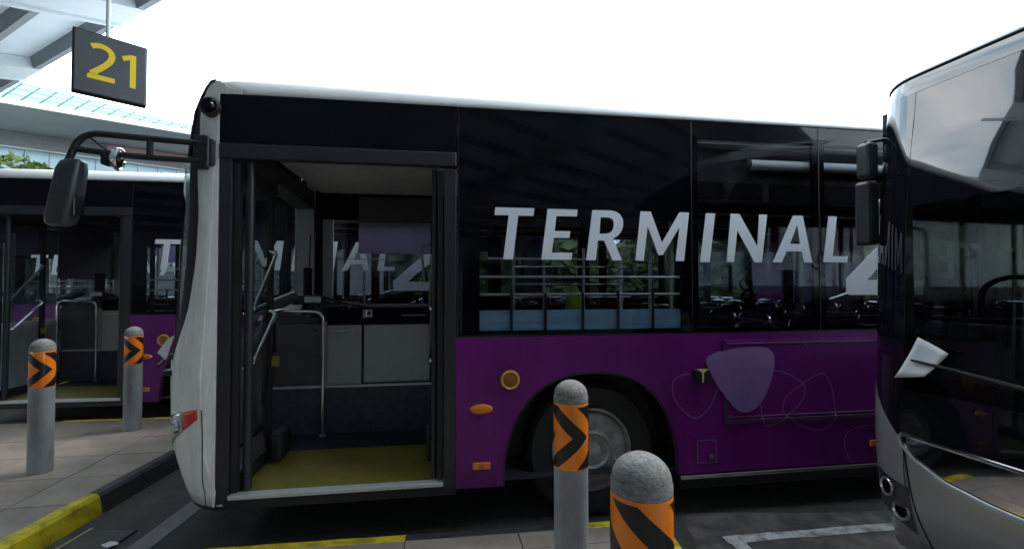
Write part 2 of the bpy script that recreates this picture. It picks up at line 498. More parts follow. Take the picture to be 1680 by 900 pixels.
# kerb stones, painted yellow and black by turns
kerb = structure(empty("kerb", (0, 0, 0)))
def kerb_run(a, b, marks, first):
    """marks: distances along a->b where the paint changes"""
    A = Vector((*a, 0)); B = Vector((*b, 0)); d = (B - A).normalized(); n = Vector((d.y, -d.x, 0))
    ln = (B - A).length; cuts = [0.] + [m for m in marks if 0 < m < ln] + [ln]; yel = first
    rz = math.atan2(d.y, d.x)
    for k in range(len(cuts) - 1):
        l = cuts[k + 1] - cuts[k]
        prof = [(-.012, -.03), (-.0, .04), (.0 + .012, .125), (.03, .149), (.095, .152), (.105, .145), (.105, -.03)]
        m = MB()
        g0 = .0015
        segs = 6
        rows = []
        for q in range(segs + 1):
            x = g0 + (l - 2 * g0) * q / segs
            rows.append([(x, -p[0] + random.uniform(-.0015, .0015), p[1] + random.uniform(-.0015, .0015)) for p in prof + prof[:1]])
        m.grid(rows, False)
        m.quad(*[rows[0][i] for i in range(len(prof))]); m.quad(*[rows[-1][i] for i in reversed(range(len(prof)))])
        m.build("kerb_stone", M_yellowpaint if yel else M_blackpaintk, kerb, loc=tuple(A + d * cuts[k]), rotz=rz)
        yel = not yel
# the pavement lies on the right-hand side of every run
kerb_run((-7.10, 5.02), (-3.15, 5.50), [2.0], False)
kerb_run((-3.15, 5.50), (-3.00, 2.585), [1.2, 2.09], True)
kerb_run((-3.00, 2.585), (.94, 3.09), [1.2, 2.36, 3.50], False)
kerb_run((.94, 3.09), (1.02, 3.0), [], True)
kerb_run((1.02, 3.0), (1.10, .35), [.62, 1.6], True)
kerb_run((1.10, .35), (5.15, .87), [1, 2, 3], False)
kerb_run((-11.0, 7.5), (-7.16, 8.0), [1, 2, 3], False)
kerb_run((-7.16, 8.0), (-7.10, 5.02), [1, 2], True)

# road markings
sheet("bay_line", [(-2.44, 2.2), (-2.28, 2.2), (-2.36, 3.6), (-2.44, 4.4), (-2.56, 4.4), (-2.50, 3.5)], .006, M_roadgrey)
def rough_strip(name, a, b, wd, m, z=.008, n=26):
    A = Vector((*a, z)); B = Vector((*b, z)); d = (B - A).normalized(); nn = Vector((-d.y, d.x, 0))
    r1, r2 = [], []
    for k in range(n + 1):
        p = A + (B - A) * (k / n); r1.append(p + nn * (wd / 2 + random.uniform(-.008, .006))); r2.append(p - nn * (wd / 2 + random.uniform(-.008, .006)))
    return structure(MB().grid([r1, r2], False).build(name, m))
rough_strip("bay_line", (1.415, 3.058), (4.4, 3.46), .088, M_roadwhite)
rough_strip("bay_line", (1.485, 3.05), (1.56, 1.4), .10, M_roadwhite, z=.010)
# steel gutter cover beside the kerb
gc = tag(empty("gutter_cover", (-2.72, 2.75, 0)), "dark steel gutter plate lying on the road beside the yellow kerb", "drain cover")
MB().box((-.17, -.75, .002), (.12, .42, .012)).build("plate", M_socket, gc)
MB().box((-.195, -.75, .002), (-.172, .44, .016)).build("edge_bar", M_steel, gc)
MB().box((.122, -.75, .002), (.14, .42, .014)).build("edge_bar", M_blackmatte, gc)
sc = MB()
pts = [(.05 * math.cos(a) * random.uniform(.6, 1.1), .035 * math.sin(a) * random.uniform(.6, 1.1)) for a in [k * math.pi / 5 for k in range(10)]]
for k in range(10):
    sc.quad((0, 0, .022), (*pts[k], .002), (*pts[(k + 1) % 10], .002))
tag(sc.build("paper_scrap", M_paper, loc=(-2.61, 2.99, .012)), "small crumpled white paper scrap on the dark gutter plate", "litter")

# ================================================================== BUS (middle)
BW = 2.48
bus = empty("bus", tuple(P0), BETA)
tag(bus, "large purple city bus in the middle, front door open, TERMINAL lettering in full view", "bus", "purple buses parked in the bays")
UEND = 9.3
def part(m, name, mt, parent=bus, **k): return m.build(name, mt, parent, **k)

# -- lower purple side with wheel arches
def arch(c, hw, top, base=.309, n=18):
    pts = []
    for k in range(n + 1):
        a = math.pi * (1 - k / n)
        ca, sa = math.cos(a), math.sin(a)
        e = 2 / 2.35
        pts.append((c + hw * math.copysign(abs(ca) ** e, ca), base + (top - base) * abs(sa) ** e))
    return pts
WC1, WC2 = .612, 6.35
side = [(-.385, .31)] + arch(.588, .639, 1.062) + arch(WC2, .639, 1.062) + [(UEND, .309), (UEND, 1.332), (-.385, 1.332)]
part(MB().prism(side, 'v', 0, .03), "side_panel", M_purple)
# far side
side_f = [(-1.9, .31)] + arch(.588, .639, 1.062) + arch(WC2, .639, 1.062) + [(UEND, .309), (UEND, 1.332), (-1.9, 1.332)]
part(MB().prism(side_f, 'v', BW - .03, BW), "side_panel", M_purple)
part(box((1.245, -.012, .272), (5.6, .004, .300)), "skirt_trim", M_chrome, bevel=.004)
part(box((1.245, .005, .2), (5.6, .03, .3)), "skirt_trim", M_black)
part(box((-.385, .004, 1.332), (UEND, .02, 1.346)), "waist_trim", M_blackmatte)
# wheel housings
for c in (WC1, WC2):
    m = MB(); a = arch(c, .66, 1.09, .25)
    m.grid([[(p[0], .031, p[1]) for p in a], [(p[0], .75, p[1]) for p in a]])
    m.quad(*[(p[0], .75, p[1]) for p in a])
    part(m, "wheel_arch", M_black)
    part(MB().grid([[(p[0], -.004, p[1]) for p in arch(c - .024, .640, 1.064)], [(p[0], .03, p[1]) for p in arch(c - .024, .640, 1.064)]]).grid(
        [[(p[0], -.004, p[1]) for p in arch(c - .024, .640, 1.064)], [(p[0], -.004, p[1]) for p in arch(c - .024, .652, 1.076)]]), "arch_lip", M_blackmatte)
def wheel(u, v, sgn, parent=bus):
    r = .484
    w_ = part(MB().lathe([(.30, .02), (.33, -.0), (.40, -.012), (.455, -.004), (.480, .03), (r, .06), (r, .22), (.47, .26), (.30, .27)],
                         (0, 0, 0), 'v', 48, cap=False), "wheel", M_rubber, parent, loc=(u, v, r))
    if sgn < 0: w_.rotation_euler.z = math.pi
    part(MB().lathe([(.305, .03), (.300, .004), (.288, .0), (.282, .03), (.270, .045), (.262, .025), (.235, .012), (.225, .008), (.150, .012), (.146, .0), (.138, -.012), (.128, -.02), (.120, -.008), (.112, .0), (.06, .0), (.055, -.022), (.03, -.028), (.0005, -.03)],
                    (0, 0, 0), 'v', 48, cap=False), "rim", M_rim, w_)
    for k in range(10):
        a = 2 * math.pi * (k + .3) / 10
        part(MB().lathe([(.015, .01), (.015, -.012), (.010, -.022), (.0005, -.023)], (.195 * math.cos(a), .008, .195 * math.sin(a)), 'v', 6, cap=False), "wheel_nut", M_rim, w_)
    holes = MB()
    for k in range(9):
        a = 2 * math.pi * k / 9
        holes.lathe([(.013, .0), (.011, -.008), (.0005, -.009)], (.088 * math.cos(a), .0, .088 * math.sin(a)), 'v', 6, cap=False)
    part(holes, "hub_bolts", M_rim, w_)
    return w_
wheel(WC1, .10, 1); wheel(WC2, .10, 1); wheel(WC1, BW - .10, -1); wheel(WC2, BW - .10, -1)
part(box((-.2, .9, .22), (8.8, BW - .9, .34)), "chassis", M_black)

# -- service hatch, fuel flap, lamps on the purple side
hh = part(box((1.592, -.008, .668), (3.6, .004, 1.282)), "luggage_hatch", M_purple, bevel=.004)
def rail(a, b, r, parent, m, name="hatch_frame"): return part(MB().tube([a, b], r, 8), name, m, parent)
M_pframe = mat("purple_dark_frame", (.055, .02, .07), .4, coat=.3)
M_pline = mat("lilac_edge", (.22, .12, .26), .3, coat=.3)
part(box((1.588, -.022, .660), (1.612, -.0085, 1.286)), "hatch_frame", M_pframe, hh, bevel=.003)
part(box((1.614, -.020, .662), (3.6, -.0085, .690)), "hatch_frame", M_pframe, hh, bevel=.003)
part(box((1.62, -.014, 1.255), (3.6, -.0085, 1.262)), "hatch_frame", M_pline, hh)
part(box((1.62, -.014, .708), (3.6, -.0085, .714)), "hatch_frame", M_pline, hh)
part(box((2.27, -.016, 1.235), (2.28, -.0085, 1.25)), "hatch_catch", M_pline, hh)
ff = part(box((1.385, -.004, .388), (1.527, .001, .541)), "fuel_flap", M_purple, bevel=.004)
fr = MB()
for a, b in (((1.378, .381), (1.534, .387)), ((1.378, .542), (1.534, .548)), ((1.378, .387), (1.384, .542)), ((1.528, .387), (1.534, .542))):
    fr.box((a[0], -.006, a[1]), (b[0], .001, b[1]))
part(fr, "flap_gap", mat("flap_edge", (.15, .11, .16), .4), ff)
part(MB().lathe([(.018, 0), (.016, -.006), (.0005, -.007)], (1.495, -.004, .425), 'v', 16, cap=False), "lock", M_steel, ff)
part(MB().box((1.452, -.008, .418), (1.474, -.004, .432)), "lock", M_black, ff)
rl = part(MB().lathe([(.068, .0), (.066, -.012), (.056, -.016), (.05, -.01)], (-.013, 0, 1.036), 'v', 32, cap=False), "door_button", M_yellowring)
part(MB().lathe([(.05, -.008), (.036, -.014), (.0005, -.016)], (-.013, 0, 1.036), 'v', 24, cap=False), "button_lens", mat("ochre_lens", (.30, .10, .02), .4, var=.3, vscale=60), rl)
def ovalprism(cu, cz, a, b, d0, d1, n=24):
    m = MB()
    p0 = [(cu + a * math.cos(2 * math.pi * k / n), d0, cz + b * math.sin(2 * math.pi * k / n)) for k in range(n)]
    p1 = [(cu + a * .86 * math.cos(2 * math.pi * k / n), d1, cz + b * .8 * math.sin(2 * math.pi * k / n)) for k in range(n)]
    p2 = [(cu + a * .4 * math.cos(2 * math.pi * k / n), d1 - .006, cz + b * .4 * math.sin(2 * math.pi * k / n)) for k in range(n)]
    for A, B in ((p0, p1), (p1, p2)):
        m.grid([A + A[:1], B + B[:1]])
    m.quad(*p2, smooth=True); return m
si = part(ovalprism(-.212, .842, .080, .036, 0, -.018), "side_indicator", M_amber)
rf = part(box((-.272, -.008, .433), (-.150, .0, .482)), "side_reflector", M_amber, bevel=.004)
part(MB().lathe([(.018, .0), (.016, -.003), (.0005, -.0035)], (-.211, -.008, .458), 'v', 12, cap=False), "reflector_stud", M_amberd, rf)
bx = part(MB().prism([(1.355, .975), (1.445, .975), (1.452, 1.075), (1.348, 1.075)], 'v', 0, -.05), "marker_box", M_black, bevel=.006)
part(MB().prism([(1.358, 1.082), (1.444, 1.082), (1.408, 1.055), (1.406, .985), (1.396, .985), (1.394, 1.055)], 'v', -.0515, -.056), "marker_triangle", mat("pale_yellow", (.70, .55, .22), .4), bx)
part(box((2.835, -.014, .432), (2.93, -.001, .482)), "side_marker", M_amber, bevel=.004)
# printed shapes
blob = [(1.456,1.123),(1.47,1.162),(1.549,1.195),(1.692,1.225),(1.838,1.23),(1.94,1.22),(1.989,1.183),(2.005,1.123),(1.989,1.023),(1.951,.918),(1.891,.814),(1.817,.758),(1.752,.746),(1.687,.769),(1.616,.844),(1.532,.958),(1.476,1.051)]
bs = catmull(blob, 4, True)
part(MB().prism([p for p in bs], 'v', -.0238, -.0225), "printed_pebble", M_lav)
part(MB().prism([p for p in bs if p[0] < 1.588] , 'v', -.003, -.0012), "printed_pebble", M_lav)
L1 = [(1.335,1.039),(1.252,1.029),(1.199,.988),(1.189,.931),(1.209,.853),(1.277,.767),(1.36,.715),(1.424,.735),(1.481,.791),(1.524,.861),(1.543,.919)]
L2 = [(2.0,1.044),(2.071,1.037),(2.16,1.002),(2.242,.948),(2.272,.894),(2.256,.827),(2.194,.762),(2.111,.702),(2.036,.656),(1.977,.629),(1.933,.64),(1.907,.688),(1.898,.774),(1.883,.808)]
L3 = [(2.426,1.01),(2.457,.993),(2.487,.941),(2.516,.831),(2.529,.708),(2.504,.628),(2.442,.587),(2.35,.584),(2.245,.613),(2.141,.678),(2.089,.726),(2.08,.787),(2.113,.846),(2.219,.922),(2.326,.984),(2.388,1.005)]
L4 = [(2.896,.599),(2.785,.591),(2.674,.566),(2.627,.527),(2.613,.473),(2.632,.391),(2.677,.314)]
def ribbon(pts, wd, closed=False, v=-.010):
    p = catmull(pts, 5, closed); a, b = [], []; n = len(p)
    for k in range(n):
        q0 = p[k - 1] if (k or closed) else p[k]; q1 = p[(k + 1) % n] if (k < n - 1 or closed) else p[k]
        d = Vector((q1[0] - q0[0], q1[1] - q0[1])).normalized(); nn = (-d.y * wd / 2, d.x * wd / 2)
        vv = v if p[k][0] < 1.58 else -.0236
        vv = -.0030 if p[k][0] < 1.58 or p[k][1] < .655 else -.0236 if p[k][1] < .70 else -.0100
        a.append((p[k][0] + nn[0], vv, p[k][1] + nn[1])); b.append((p[k][0] - nn[0], vv, p[k][1] - nn[1]))
    if closed: a.append(a[0]); b.append(b[0])
    return MB().grid([a, b], False)
for l_, cl in ((L1, False), (L2, False), (L3, True), (L4, False)):
    part(ribbon(l_, .009, cl), "printed_loop", M_line)

# -- upper side: glass panes and their black surrounds
PANES = [-.375, 1.355, 2.425, 3.9, 5.4, 6.9, 8.3, UEND]
frames = MB()
for k in range(len(PANES) - 1):
    a, b = PANES[k] + .004, PANES[k + 1] - .004
    part(MB().box((a, .0, 1.347), (b, .006, 2.921)), "window_pane", G_side)
    # black frit behind the pane: opening left clear
    o0, o1, oz0, oz1 = (-.226, 1.279, 1.377, 2.165) if k == 0 else (a + .05, b - .045, 1.377, 2.80)
    m = MB()
    m.box((a - .004, .008, 1.333), (b + .004, .03, oz0)); m.box((a - .004, .008, oz1), (b + .004, .03, 2.925))
    m.box((a - .004, .008, oz0), (o0, .03, oz1)); m.box((o1, .008, oz0), (b + .004, .03, oz1))
    part(m, "window_frame", M_blackpaint)
    part(box((PANES[k] - .0035, .001, 1.347), (PANES[k] + .0035, .007, 2.921)), "window_seal", M_blackmatte)
# far side windows
FP = [-1.95, -.5, 1.3, 2.6, 4.2, 5.8, 7.4, UEND]
for k in range(len(FP) - 1):
    a, b = FP[k] + .004, FP[k + 1] - .004
    part(MB().box((a, BW - .012, 1.347), (b, BW - .006, 2.90)), "window_pane", G_driver if k == 0 else G_far)
    o0, o1, oz0, oz1 = (a + .07, b - .03, 1.47, 2.46) if k == 0 else (a + .06, b - .06, 1.44, 2.55)
    m = MB()
    m.box((a - .004, BW - .035, 1.333), (b + .004, BW - .014, oz0)); m.box((a - .004, BW - .035, oz1), (b + .004, BW - .014, 2.925))
    m.box((a - .004, BW - .035, oz0), (o0, BW - .014, oz1)); m.box((o1, BW - .035, oz0), (b + .004, BW - .014, oz1))
    part(m, "window_frame", M_blackpaint)
    if k == 0:
        part(MB().tube(roundpath([(o0 + .03, BW - .045, 1.50), (o0 + .03, BW - .045, 2.44), (o1, BW - .045, 2.44)], .06), .008, 6), "sliding_frame", M_steel)
        part(MB().tube([(o0, BW - .045, 1.995), (o0 + .75, BW - .045, 1.995)], .006, 6), "sliding_frame", M_steel)

# -- lettering
LET = {
'T': [(-.117,2.235),(.159,2.235),(.152,2.181),(.044,2.181),(.006,1.874),(-.062,1.874),(-.024,2.181),(-.124,2.181)],
'E': [(.255,2.233),(.474,2.233),(.469,2.184),(.318,2.184),(.306,2.077),(.42,2.077),(.413,2.029),(.299,2.029),(.284,1.924),(.434,1.924),(.427,1.874),(.209,1.874)],
'M': [(.95,2.232),(1.029,2.232),(1.115,2.005),(1.255,2.232),(1.331,2.232),(1.288,1.872),(1.221,1.872),(1.254,2.123),(1.121,1.915),(1.087,1.915),(1.004,2.124),(.972,1.872),(.908,1.872)],
'I': [(1.466,2.230),(1.542,2.230),(1.494,1.865),(1.417,1.865)],
'N': [(1.669,2.231),(1.741,2.231),(1.888,1.985),(1.905,2.231),(1.973,2.231),(1.923,1.867),(1.863,1.867),(1.722,2.108),(1.692,1.867),(1.632,1.867)],
'L': [(2.503,2.230),(2.576,2.230),(2.534,1.918),(2.669,1.918),(2.658,1.871),(2.451,1.871)],
}
def letter(poly, v0=-.004, v1=-.0005, parent=bus, mt=M_letter, name="letter"):
    return part(MB().prism(poly, 'v', v0, v1), name, mt, parent)
for k_, p in LET.items(): letter(p)
def ring_letter(outer, hole, cutpair, v0=-.004, v1=-.0005, parent=bus, mt=M_letter, mirror=None):
    """outline with one hole joined by a zero-width slit"""
    i, j = cutpair
    o_ = outer[i:] + outer[:i] ; h_ = hole[j:] + hole[:j]
    poly = o_ + [o_[0]] + [h_[0]] + list(reversed(h_[1:])) + [h_[0]]
    m = MB(); n = len(poly)
    # split as two n-gons: use triangulation through bmesh
    bm = bmesh.new()
    vo = [bm.verts.new((p[0], v0, p[1])) for p in outer]; vh = [bm.verts.new((p[0], v0, p[1])) for p in hole]
    es = [bm.edges.new((vo[k], vo[(k + 1) % len(vo)])) for k in range(len(vo))] + [bm.edges.new((vh[k], vh[(k + 1) % len(vh)])) for k in range(len(vh))]
    bmesh.ops.triangle_fill(bm, use_beauty=True, edges=es)
    bm.faces.ensure_lookup_table()
    r = bmesh.ops.extrude_face_region(bm, geom=bm.faces[:])
    bmesh.ops.translate(bm, verts=[x for x in r['geom'] if isinstance(x, bmesh.types.BMVert)], vec=(0, v1 - v0, 0))
    bmesh.ops.recalc_face_normals(bm, faces=bm.faces)
    me = bpy.data.meshes.new("letter"); bm.to_mesh(me); bm.free(); me.materials.append(mt)
    o = bpy.data.objects.new("letter", me); col.objects.link(o); o.parent = parent; return o
Rout = [(.584,2.232),(.70,2.233),(.735,2.231),(.765,2.224),(.790,2.208),(.805,2.188),(.815,2.165),(.817,2.143),(.814,2.115),(.806,2.092),(.793,2.070),(.776,2.052),(.738,2.028),(.805,1.873),(.734,1.873),(.672,2.014),(.623,2.014),(.609,1.873),(.536,1.873)]
Rhol = [(.645,2.182),(.637,2.063),(.68,2.064),(.702,2.067),(.717,2.073),(.731,2.085),(.740,2.102),(.745,2.122),(.745,2.142),(.741,2.160),(.732,2.172),(.720,2.179),(.704,2.182)]
ring_letter(Rout, Rhol, (0, 0))
ring_letter([(2.193,2.228),(2.277,2.228),(2.354,1.869),(2.285,1.869),(2.265,1.953),(2.135,1.953),(2.091,1.869),(2.018,1.869)], [(2.229,2.162),(2.251,2.011),(2.164,2.011)], (0, 0))
two = [(2.650,1.741),(2.652,1.645),(2.66,1.625),(2.683,1.617),(3.354,1.617),(3.374,1.733),(2.835,1.733)] + \
      catmull([(2.95,1.84),(3.15,2.0),(3.26,2.14),(3.26,2.27),(3.17,2.36),(3.04,2.385),(2.94,2.37),(2.88,2.34)], 4) + [(2.85, 2.24)] + \
      catmull([(2.93,2.27),(3.0,2.275),(3.07,2.25),(3.09,2.19),(3.05,2.10),(2.9,1.965)], 4)
letter(two)
part(MB().tube([(2.50, -.003, 1.585), (2.66, -.003, 1.632)], .006, 6), "letter", M_letter)

# -- front corner, windscreen and fascia (lofted front surface)
AZ = [.241,.429,.675,.897,1.158,1.44,1.765,2.174,2.463,2.588,2.798,2.928,3.015,3.08]
AU = [-2.201,-2.278,-2.341,-2.355,-2.359,-2.341,-2.327,-2.307,-2.299,-2.279,-2.244,-2.20,-2.163,-2.12]
def SA(t, z, off=0.):
    def base(t_, z_):
        c = max(0, (abs(t_) - .70) / .30)
        return sinterp(z_, AZ, AU) + .10 * t_ * t_ + .28 * (1 - max(0, 1 - c ** 2.3) ** .55), 1.24 + 1.24 * t_
    u, v = base(t, z)
    if off:
        e = min(.002, (1 - abs(t)) * .5 + 1e-5)
        u1, v1 = base(min(1, t + e), z); u0, v0 = base(max(-1, t - e), z)
        du, dv = u1 - u0, v1 - v0; l = math.hypot(du, dv) or 1
        u, v = u - dv / l * off, v + du / l * off
    return (u, v, z)
def lin(a, b, n): return [a + (b - a) * k / n for k in range(n + 1)]
def dense(a, b, n):
    """t samples, denser near the corners"""
    return sorted(set([round(x, 4) for x in lin(a, b, n)] + [round(x, 4) for x in [-1 + .3 * (k / 18) ** 2 for k in range(19)] + [1 - .3 * (k / 18) ** 2 for k in range(19)] if a < x < b]))
def patch(S, rows, off=0., smooth=True):
    return MB().grid([[S(t, z, off) for t, z in r] for r in rows], smooth)
TBZ = [1.197,1.329,1.443,1.575,1.84,2.142,2.539,2.747,2.937,3.012]
TBT = [-.90,-.934,-.96,-.976,-.985,-.984,-.974,-.954,-.912,-.905]
tb = lambda z: interp(z, TBZ, TBT)
TB_ = dense(-1, 1, 30)
part(patch(SA, [[(t, z) for t in lin(-.90, .90, 36)] for z in (.30, .36, .45, .55, .66, .78, .9, 1.0, 1.1, 1.197)]), "front_fascia", M_white, solid=.008)
part(patch(SA, [[(t, z) for t in TB_] for z in (.275, .299)], .004), "bumper_edge", M_blackmatte)
PROF = [(0, 2.926), (.0, 2.950), (.012, 2.985), (.04, 3.02), (.09, 3.045), (.25, 3.07), (.7, 3.09), (1.24, 3.1)]
def ztop(t): return interp(1.24 - 1.24 * abs(t), [.0, .012, .04, .09, .25], [2.955, 2.985, 3.02, 3.04, 3.05])
for s in (-1, 1):
    rows = []
    for z in lin(.30, 1.197, 12)[:-1] + lin(1.197, 2.955, 20) + [2.98, 3.0, 3.02, 3.05]:
        r_ = []
        for k in range(15):
            t = -1 + (tb(z) + 1) * (k / 14) ** 2
            r_.append((s * -t, min(z, ztop(t))))
        rows.append(r_)
    part(patch(SA, rows), "corner_panel", M_white, solid=.008)
    rows = [[(s * -(tb(z) + .038 * k / 8), min(z, ztop(tb(z) + .038 * k / 8))) for k in range(9)] for z in lin(1.2, 3.04, 20)]
    part(patch(SA, rows, -.002), "windscreen_surround", M_black, solid=.004)
rows = [[((tb(z) + .038) + (-2 * (tb(z) + .038)) * k / 30, z) for k in range(31)] for z in lin(1.2, 2.60, 12)]
part(patch(SA, rows), "windscreen", G_wind)
rows = [[((tb(z) + .038) + (-2 * (tb(z) + .038)) * k / 30, z) for k in range(31)] for z in lin(2.60, 3.04, 6)]
part(patch(SA, rows), "destination_panel", M_blackpaint)
rows = [[(.93 * x, z) for x in lin(-1, 1, 40)] for z in (2.99, 3.01, 3.03, 3.05, 3.065)]
part(patch(SA, rows, .006), "roof_edge_front", M_blackmatte)
# straight side of the front corner down to the door pillar
cp = []
for z in lin(.30, 2.923, 24): cp.append((min(-1.905, SA(-1, z)[0]), z))
part(MB().prism(cp + [(-1.8945, 2.923), (-1.8945, .30)], 'v', -.0042, .012), "corner_panel", M_white)
part(box((-1.86, -.0042, 2.924), (-1.70, .012, 2.953)), "corner_panel", M_white)
part(MB().prism(cp + [(-1.76, 2.923), (-1.76, .30)], 'v', BW - .012, BW), "corner_panel", M_white)
def t_at(u, z):
    lo, hi = -1., -.75
    for _ in range(40):
        m_ = (lo + hi) / 2
        if SA(m_, z)[0] > u: lo = m_
        else: hi = m_
    return lo
part(MB().tube([SA(t_at(-1.968 if z > .45 else -1.955, z), z, .001) for z in (.30, .38, .46, .55, .65, .75, .85, .905)] + [SA(-.976, .893, .001), SA(-.93, .865, .001), SA(-.84, .83, .001)], .0055, 6), "panel_gap", M_black)
part(MB().tube([SA(t, z, .004) for t, z in ((-.93, 2.5), (-.915, 2.68), (-.885, 2.84), (-.87, 2.95), (-.875, 3.02), (-.90, 3.045), (-.94, 3.03))], .013, 8), "windscreen_seal", M_black)
# lamps: clear lamp with amber-red corner lens
def qt(q): return -1 + q * q
rows = []
for f in lin(0, 1, 5):
    rows.append([(qt(.170 - .128 * k / 6), .775 + .118 * f + k / 6 * (.075 * (1 - f) + .022 * f)) for k in range(7)])
hl = part(patch(SA, rows, .006), "corner_lamp", M_red, solid=.006)
rows = []
for f in lin(0, 1, 6):
    rows.append([(qt(.46 - .285 * k / 8), (.60 + .17 * k / 8) * (1 - f) + (.82 + .075 * k / 8) * f) for k in range(9)])
hl2 = part(patch(SA, rows, .005), "headlamp", M_lamp, solid=.006)
p = Vector(SA(-.935, .79, .012)); q = Vector(SA(-.935, .79, .02)) - Vector(SA(-.935, .79, .0))
m = MB(); qn = q.normalized(); a_ = Vector((0, 0, 1)); b_ = qn.cross(a_)
for r0, r1, d0, d1 in ((.045, .038, -.002, .012), (.038, .012, .012, -.004)):
    ra = [p + (a_ * math.cos(k * .3927) + b_ * math.sin(k * .3927)) * r0 + qn * d0 for k in range(17)]
    rb = [p + (a_ * math.cos(k * .3927) + b_ * math.sin(k * .3927)) * r1 + qn * d1 for k in range(17)]
    m.grid([ra, rb])
part(m, "lamp_reflector", M_chrome, hl2)
part(patch(SA, [[(-.81 - .05 * k / 3, z) for k in range(4)] for z in (.90, .98, 1.05)], .004), "fascia_vent", M_blackmatte)
# scratches on the bumper corner
for k in range(5):
    z = .50 + .07 * k + random.uniform(-.02, .02)
    part(MB().tube([SA(-.9975, z, .0005), SA(-.99, z + .003, .0005), SA(-.982 - random.uniform(0, .005), z + .004, .0005)], .0022, 4), "scratch", M_grey_panel)

# -- black frame round the door, header and roof
part(box((-1.893, -.004, .31), (-1.818, .05, 2.60)), "door_pillar", M_charcoal, bevel=.006)
part(box((-.470, -.004, .31), (-.386, .05, 2.49)), "door_pillar", M_charcoal, bevel=.006)
part(box((-1.893, -.004, 2.61), (-.386, .03, 2.921)), "header_panel", M_blackpaint)
part(box((-1.893, -.016, 2.505), (-.386, .05, 2.605)), "door_header", M_charcoal, bevel=.01)
part(box((-1.817, -.012, .337), (-.471, .055, .364)), "door_sill", M_alu, bevel=.004)
part(box((-1.90, .0, .275), (-.386, .04, .335)), "sill_skirt", M_blackmatte)
prof = [(0, 2.926), (.0, 2.950), (.012, 2.985), (.04, 3.02), (.09, 3.045), (.25, 3.07), (.7, 3.09), (1.24, 3.1)]
prof = prof + [(BW - a, b) for a, b in reversed(prof[:-1])]
rr = []
for du, sh in ((0.0, .035), (.03, .012), (.10, 0), (1.0, 0), (4, 0), (8, 0), (11.08, 0), (11.12, .02)):
    row = []
    for a, b in prof:
        t_ = max(-1, min(1, (a - 1.24) / 1.24)); us = SA(t_, 3.04)[0] + .012
        row.append((us + (UEND - us) * du / 11.12 if du > .5 else us + du, a, b - sh * (1 if b > 2.96 else 0)))
    rr.append(row)
part(MB().grid(rr), "roof", M_roofwhite, solid=.01)
part(box((1.5, .55, 3.06), (4.2, 1.9, 3.215)), "air_conditioner", M_roofwhite, bevel=.05)
part(MB().tube([(-.42, .5, 3.05), (-.36, .5, 3.16)], [.012, .006], 8), "aerial", M_blackmatte)
# camera pod at the top corner
cpd = part(MB().lathe([(.062, .02), (.062, -.02), (.054, -.035), (.046, -.038)], (-1.945, -.002, 2.828), 'v', 24, cap=False), "camera_pod", M_blackmatte)
part(MB().lathe([(.047, -.03), (.03, -.05), (.028, -.058), (.012, -.062), (.0005, -.058)], (-1.95, -.002, 2.826), 'v', 20, cap=False), "camera_lens", M_blackpaint, cpd)

# -- mirror on its tubular arm
arm = part(MB().tube(roundpath([(-1.96, -.03, 2.585), (-2.60, -.115, 2.60), (-2.665, -.125, 2.40)], .13, 8), .019, 10), "mirror_arm", M_blackmatte)
part(MB().tube(roundpath([(-1.96, -.03, 2.475), (-2.35, -.085, 2.475), (-2.64, -.12, 2.50)], .1, 5), .018, 10), "lower_tube", M_blackmatte, arm)
part(MB().tube([(-2.255, -.068, 2.49), (-2.255, -.068, 2.59)], .02, 8), "arm_strut", M_blackmatte, arm)
part(MB().tube([(-2.57, -.11, 2.585), (-2.44, -.095, 2.475)], .006, 6), "arm_cable", M_black, arm)
part(box((-2.03, -.045, 2.43), (-1.955, .02, 2.64)), "mirror_bracket", M_blackmatte, bevel=.008)
part(box((-1.968, -.04, 2.45), (-1.915, .01, 2.62)), "mirror_bracket", M_charcoal, bevel=.012)
part(MB().tube([(-1.945, -.045, 2.44), (-1.945, -.045, 2.63)], .012, 10), "hinge_pin", M_charcoal)
M_mirror = mat("mirror_shell", (.028, .032, .034), .38, var=.2, vscale=6)
mz = MB()
rows = []
for z, hw, hd, sx in ((2.43, .035, .025, .04), (2.415, .055, .045, .036), (2.37, .064, .058, .026), (2.2, .068, .062, .0), (2.09, .066, .06, -.022), (2.05, .058, .05, -.03), (2.035, .03, .022, -.032)):
    ring = []
    for k in range(17):
        a = 2 * math.pi * k / 16; ca, sa = math.cos(a), math.sin(a)
        ring.append((-2.655 + sx + hw * math.copysign(abs(ca) ** .55, ca), -.135 + hd * math.copysign(abs(sa) ** .55, sa), z))
    rows.append(ring)
mz.grid(rows)
mh = part(mz, "mirror_housing", M_mirror, arm)
part(MB().box((-2.592, -.17, 2.10), (-2.586, -.10, 2.36)), "mirror_glass", M_mirrorglass, arm)
# round auxiliary mirror
part(box((-2.49, -.13, 2.41), (-2.44, -.06, 2.49)), "spot_mirror_mount", M_black, arm, bevel=.01)
m = MB().lathe([(.05, .03), (.066, .012), (.070, .0), (.066, -.010), (.06, -.012), (.055, -.004), (.03, -.008), (.0005, -.010)], (0, 0, 0), 'v', 24, cap=False)
sm = part(m, "spot_mirror", M_mirrorglass, arm, loc=(-2.405, -.10, 2.45)); sm.rotation_euler = (R(8), R(10), R(104))

# -- wiper
part(MB().tube([SA(-.2, 1.15, .03), SA(-.45, 1.24, .04), SA(-.75, 1.20, .05), SA(-.85, 1.165, .07)], .011, 6), "wiper", M_black)
part(box((-2.285, .13, 1.10), (-2.15, .24, 1.14)), "wiper_motor", M_blackmatte, bevel=.01)

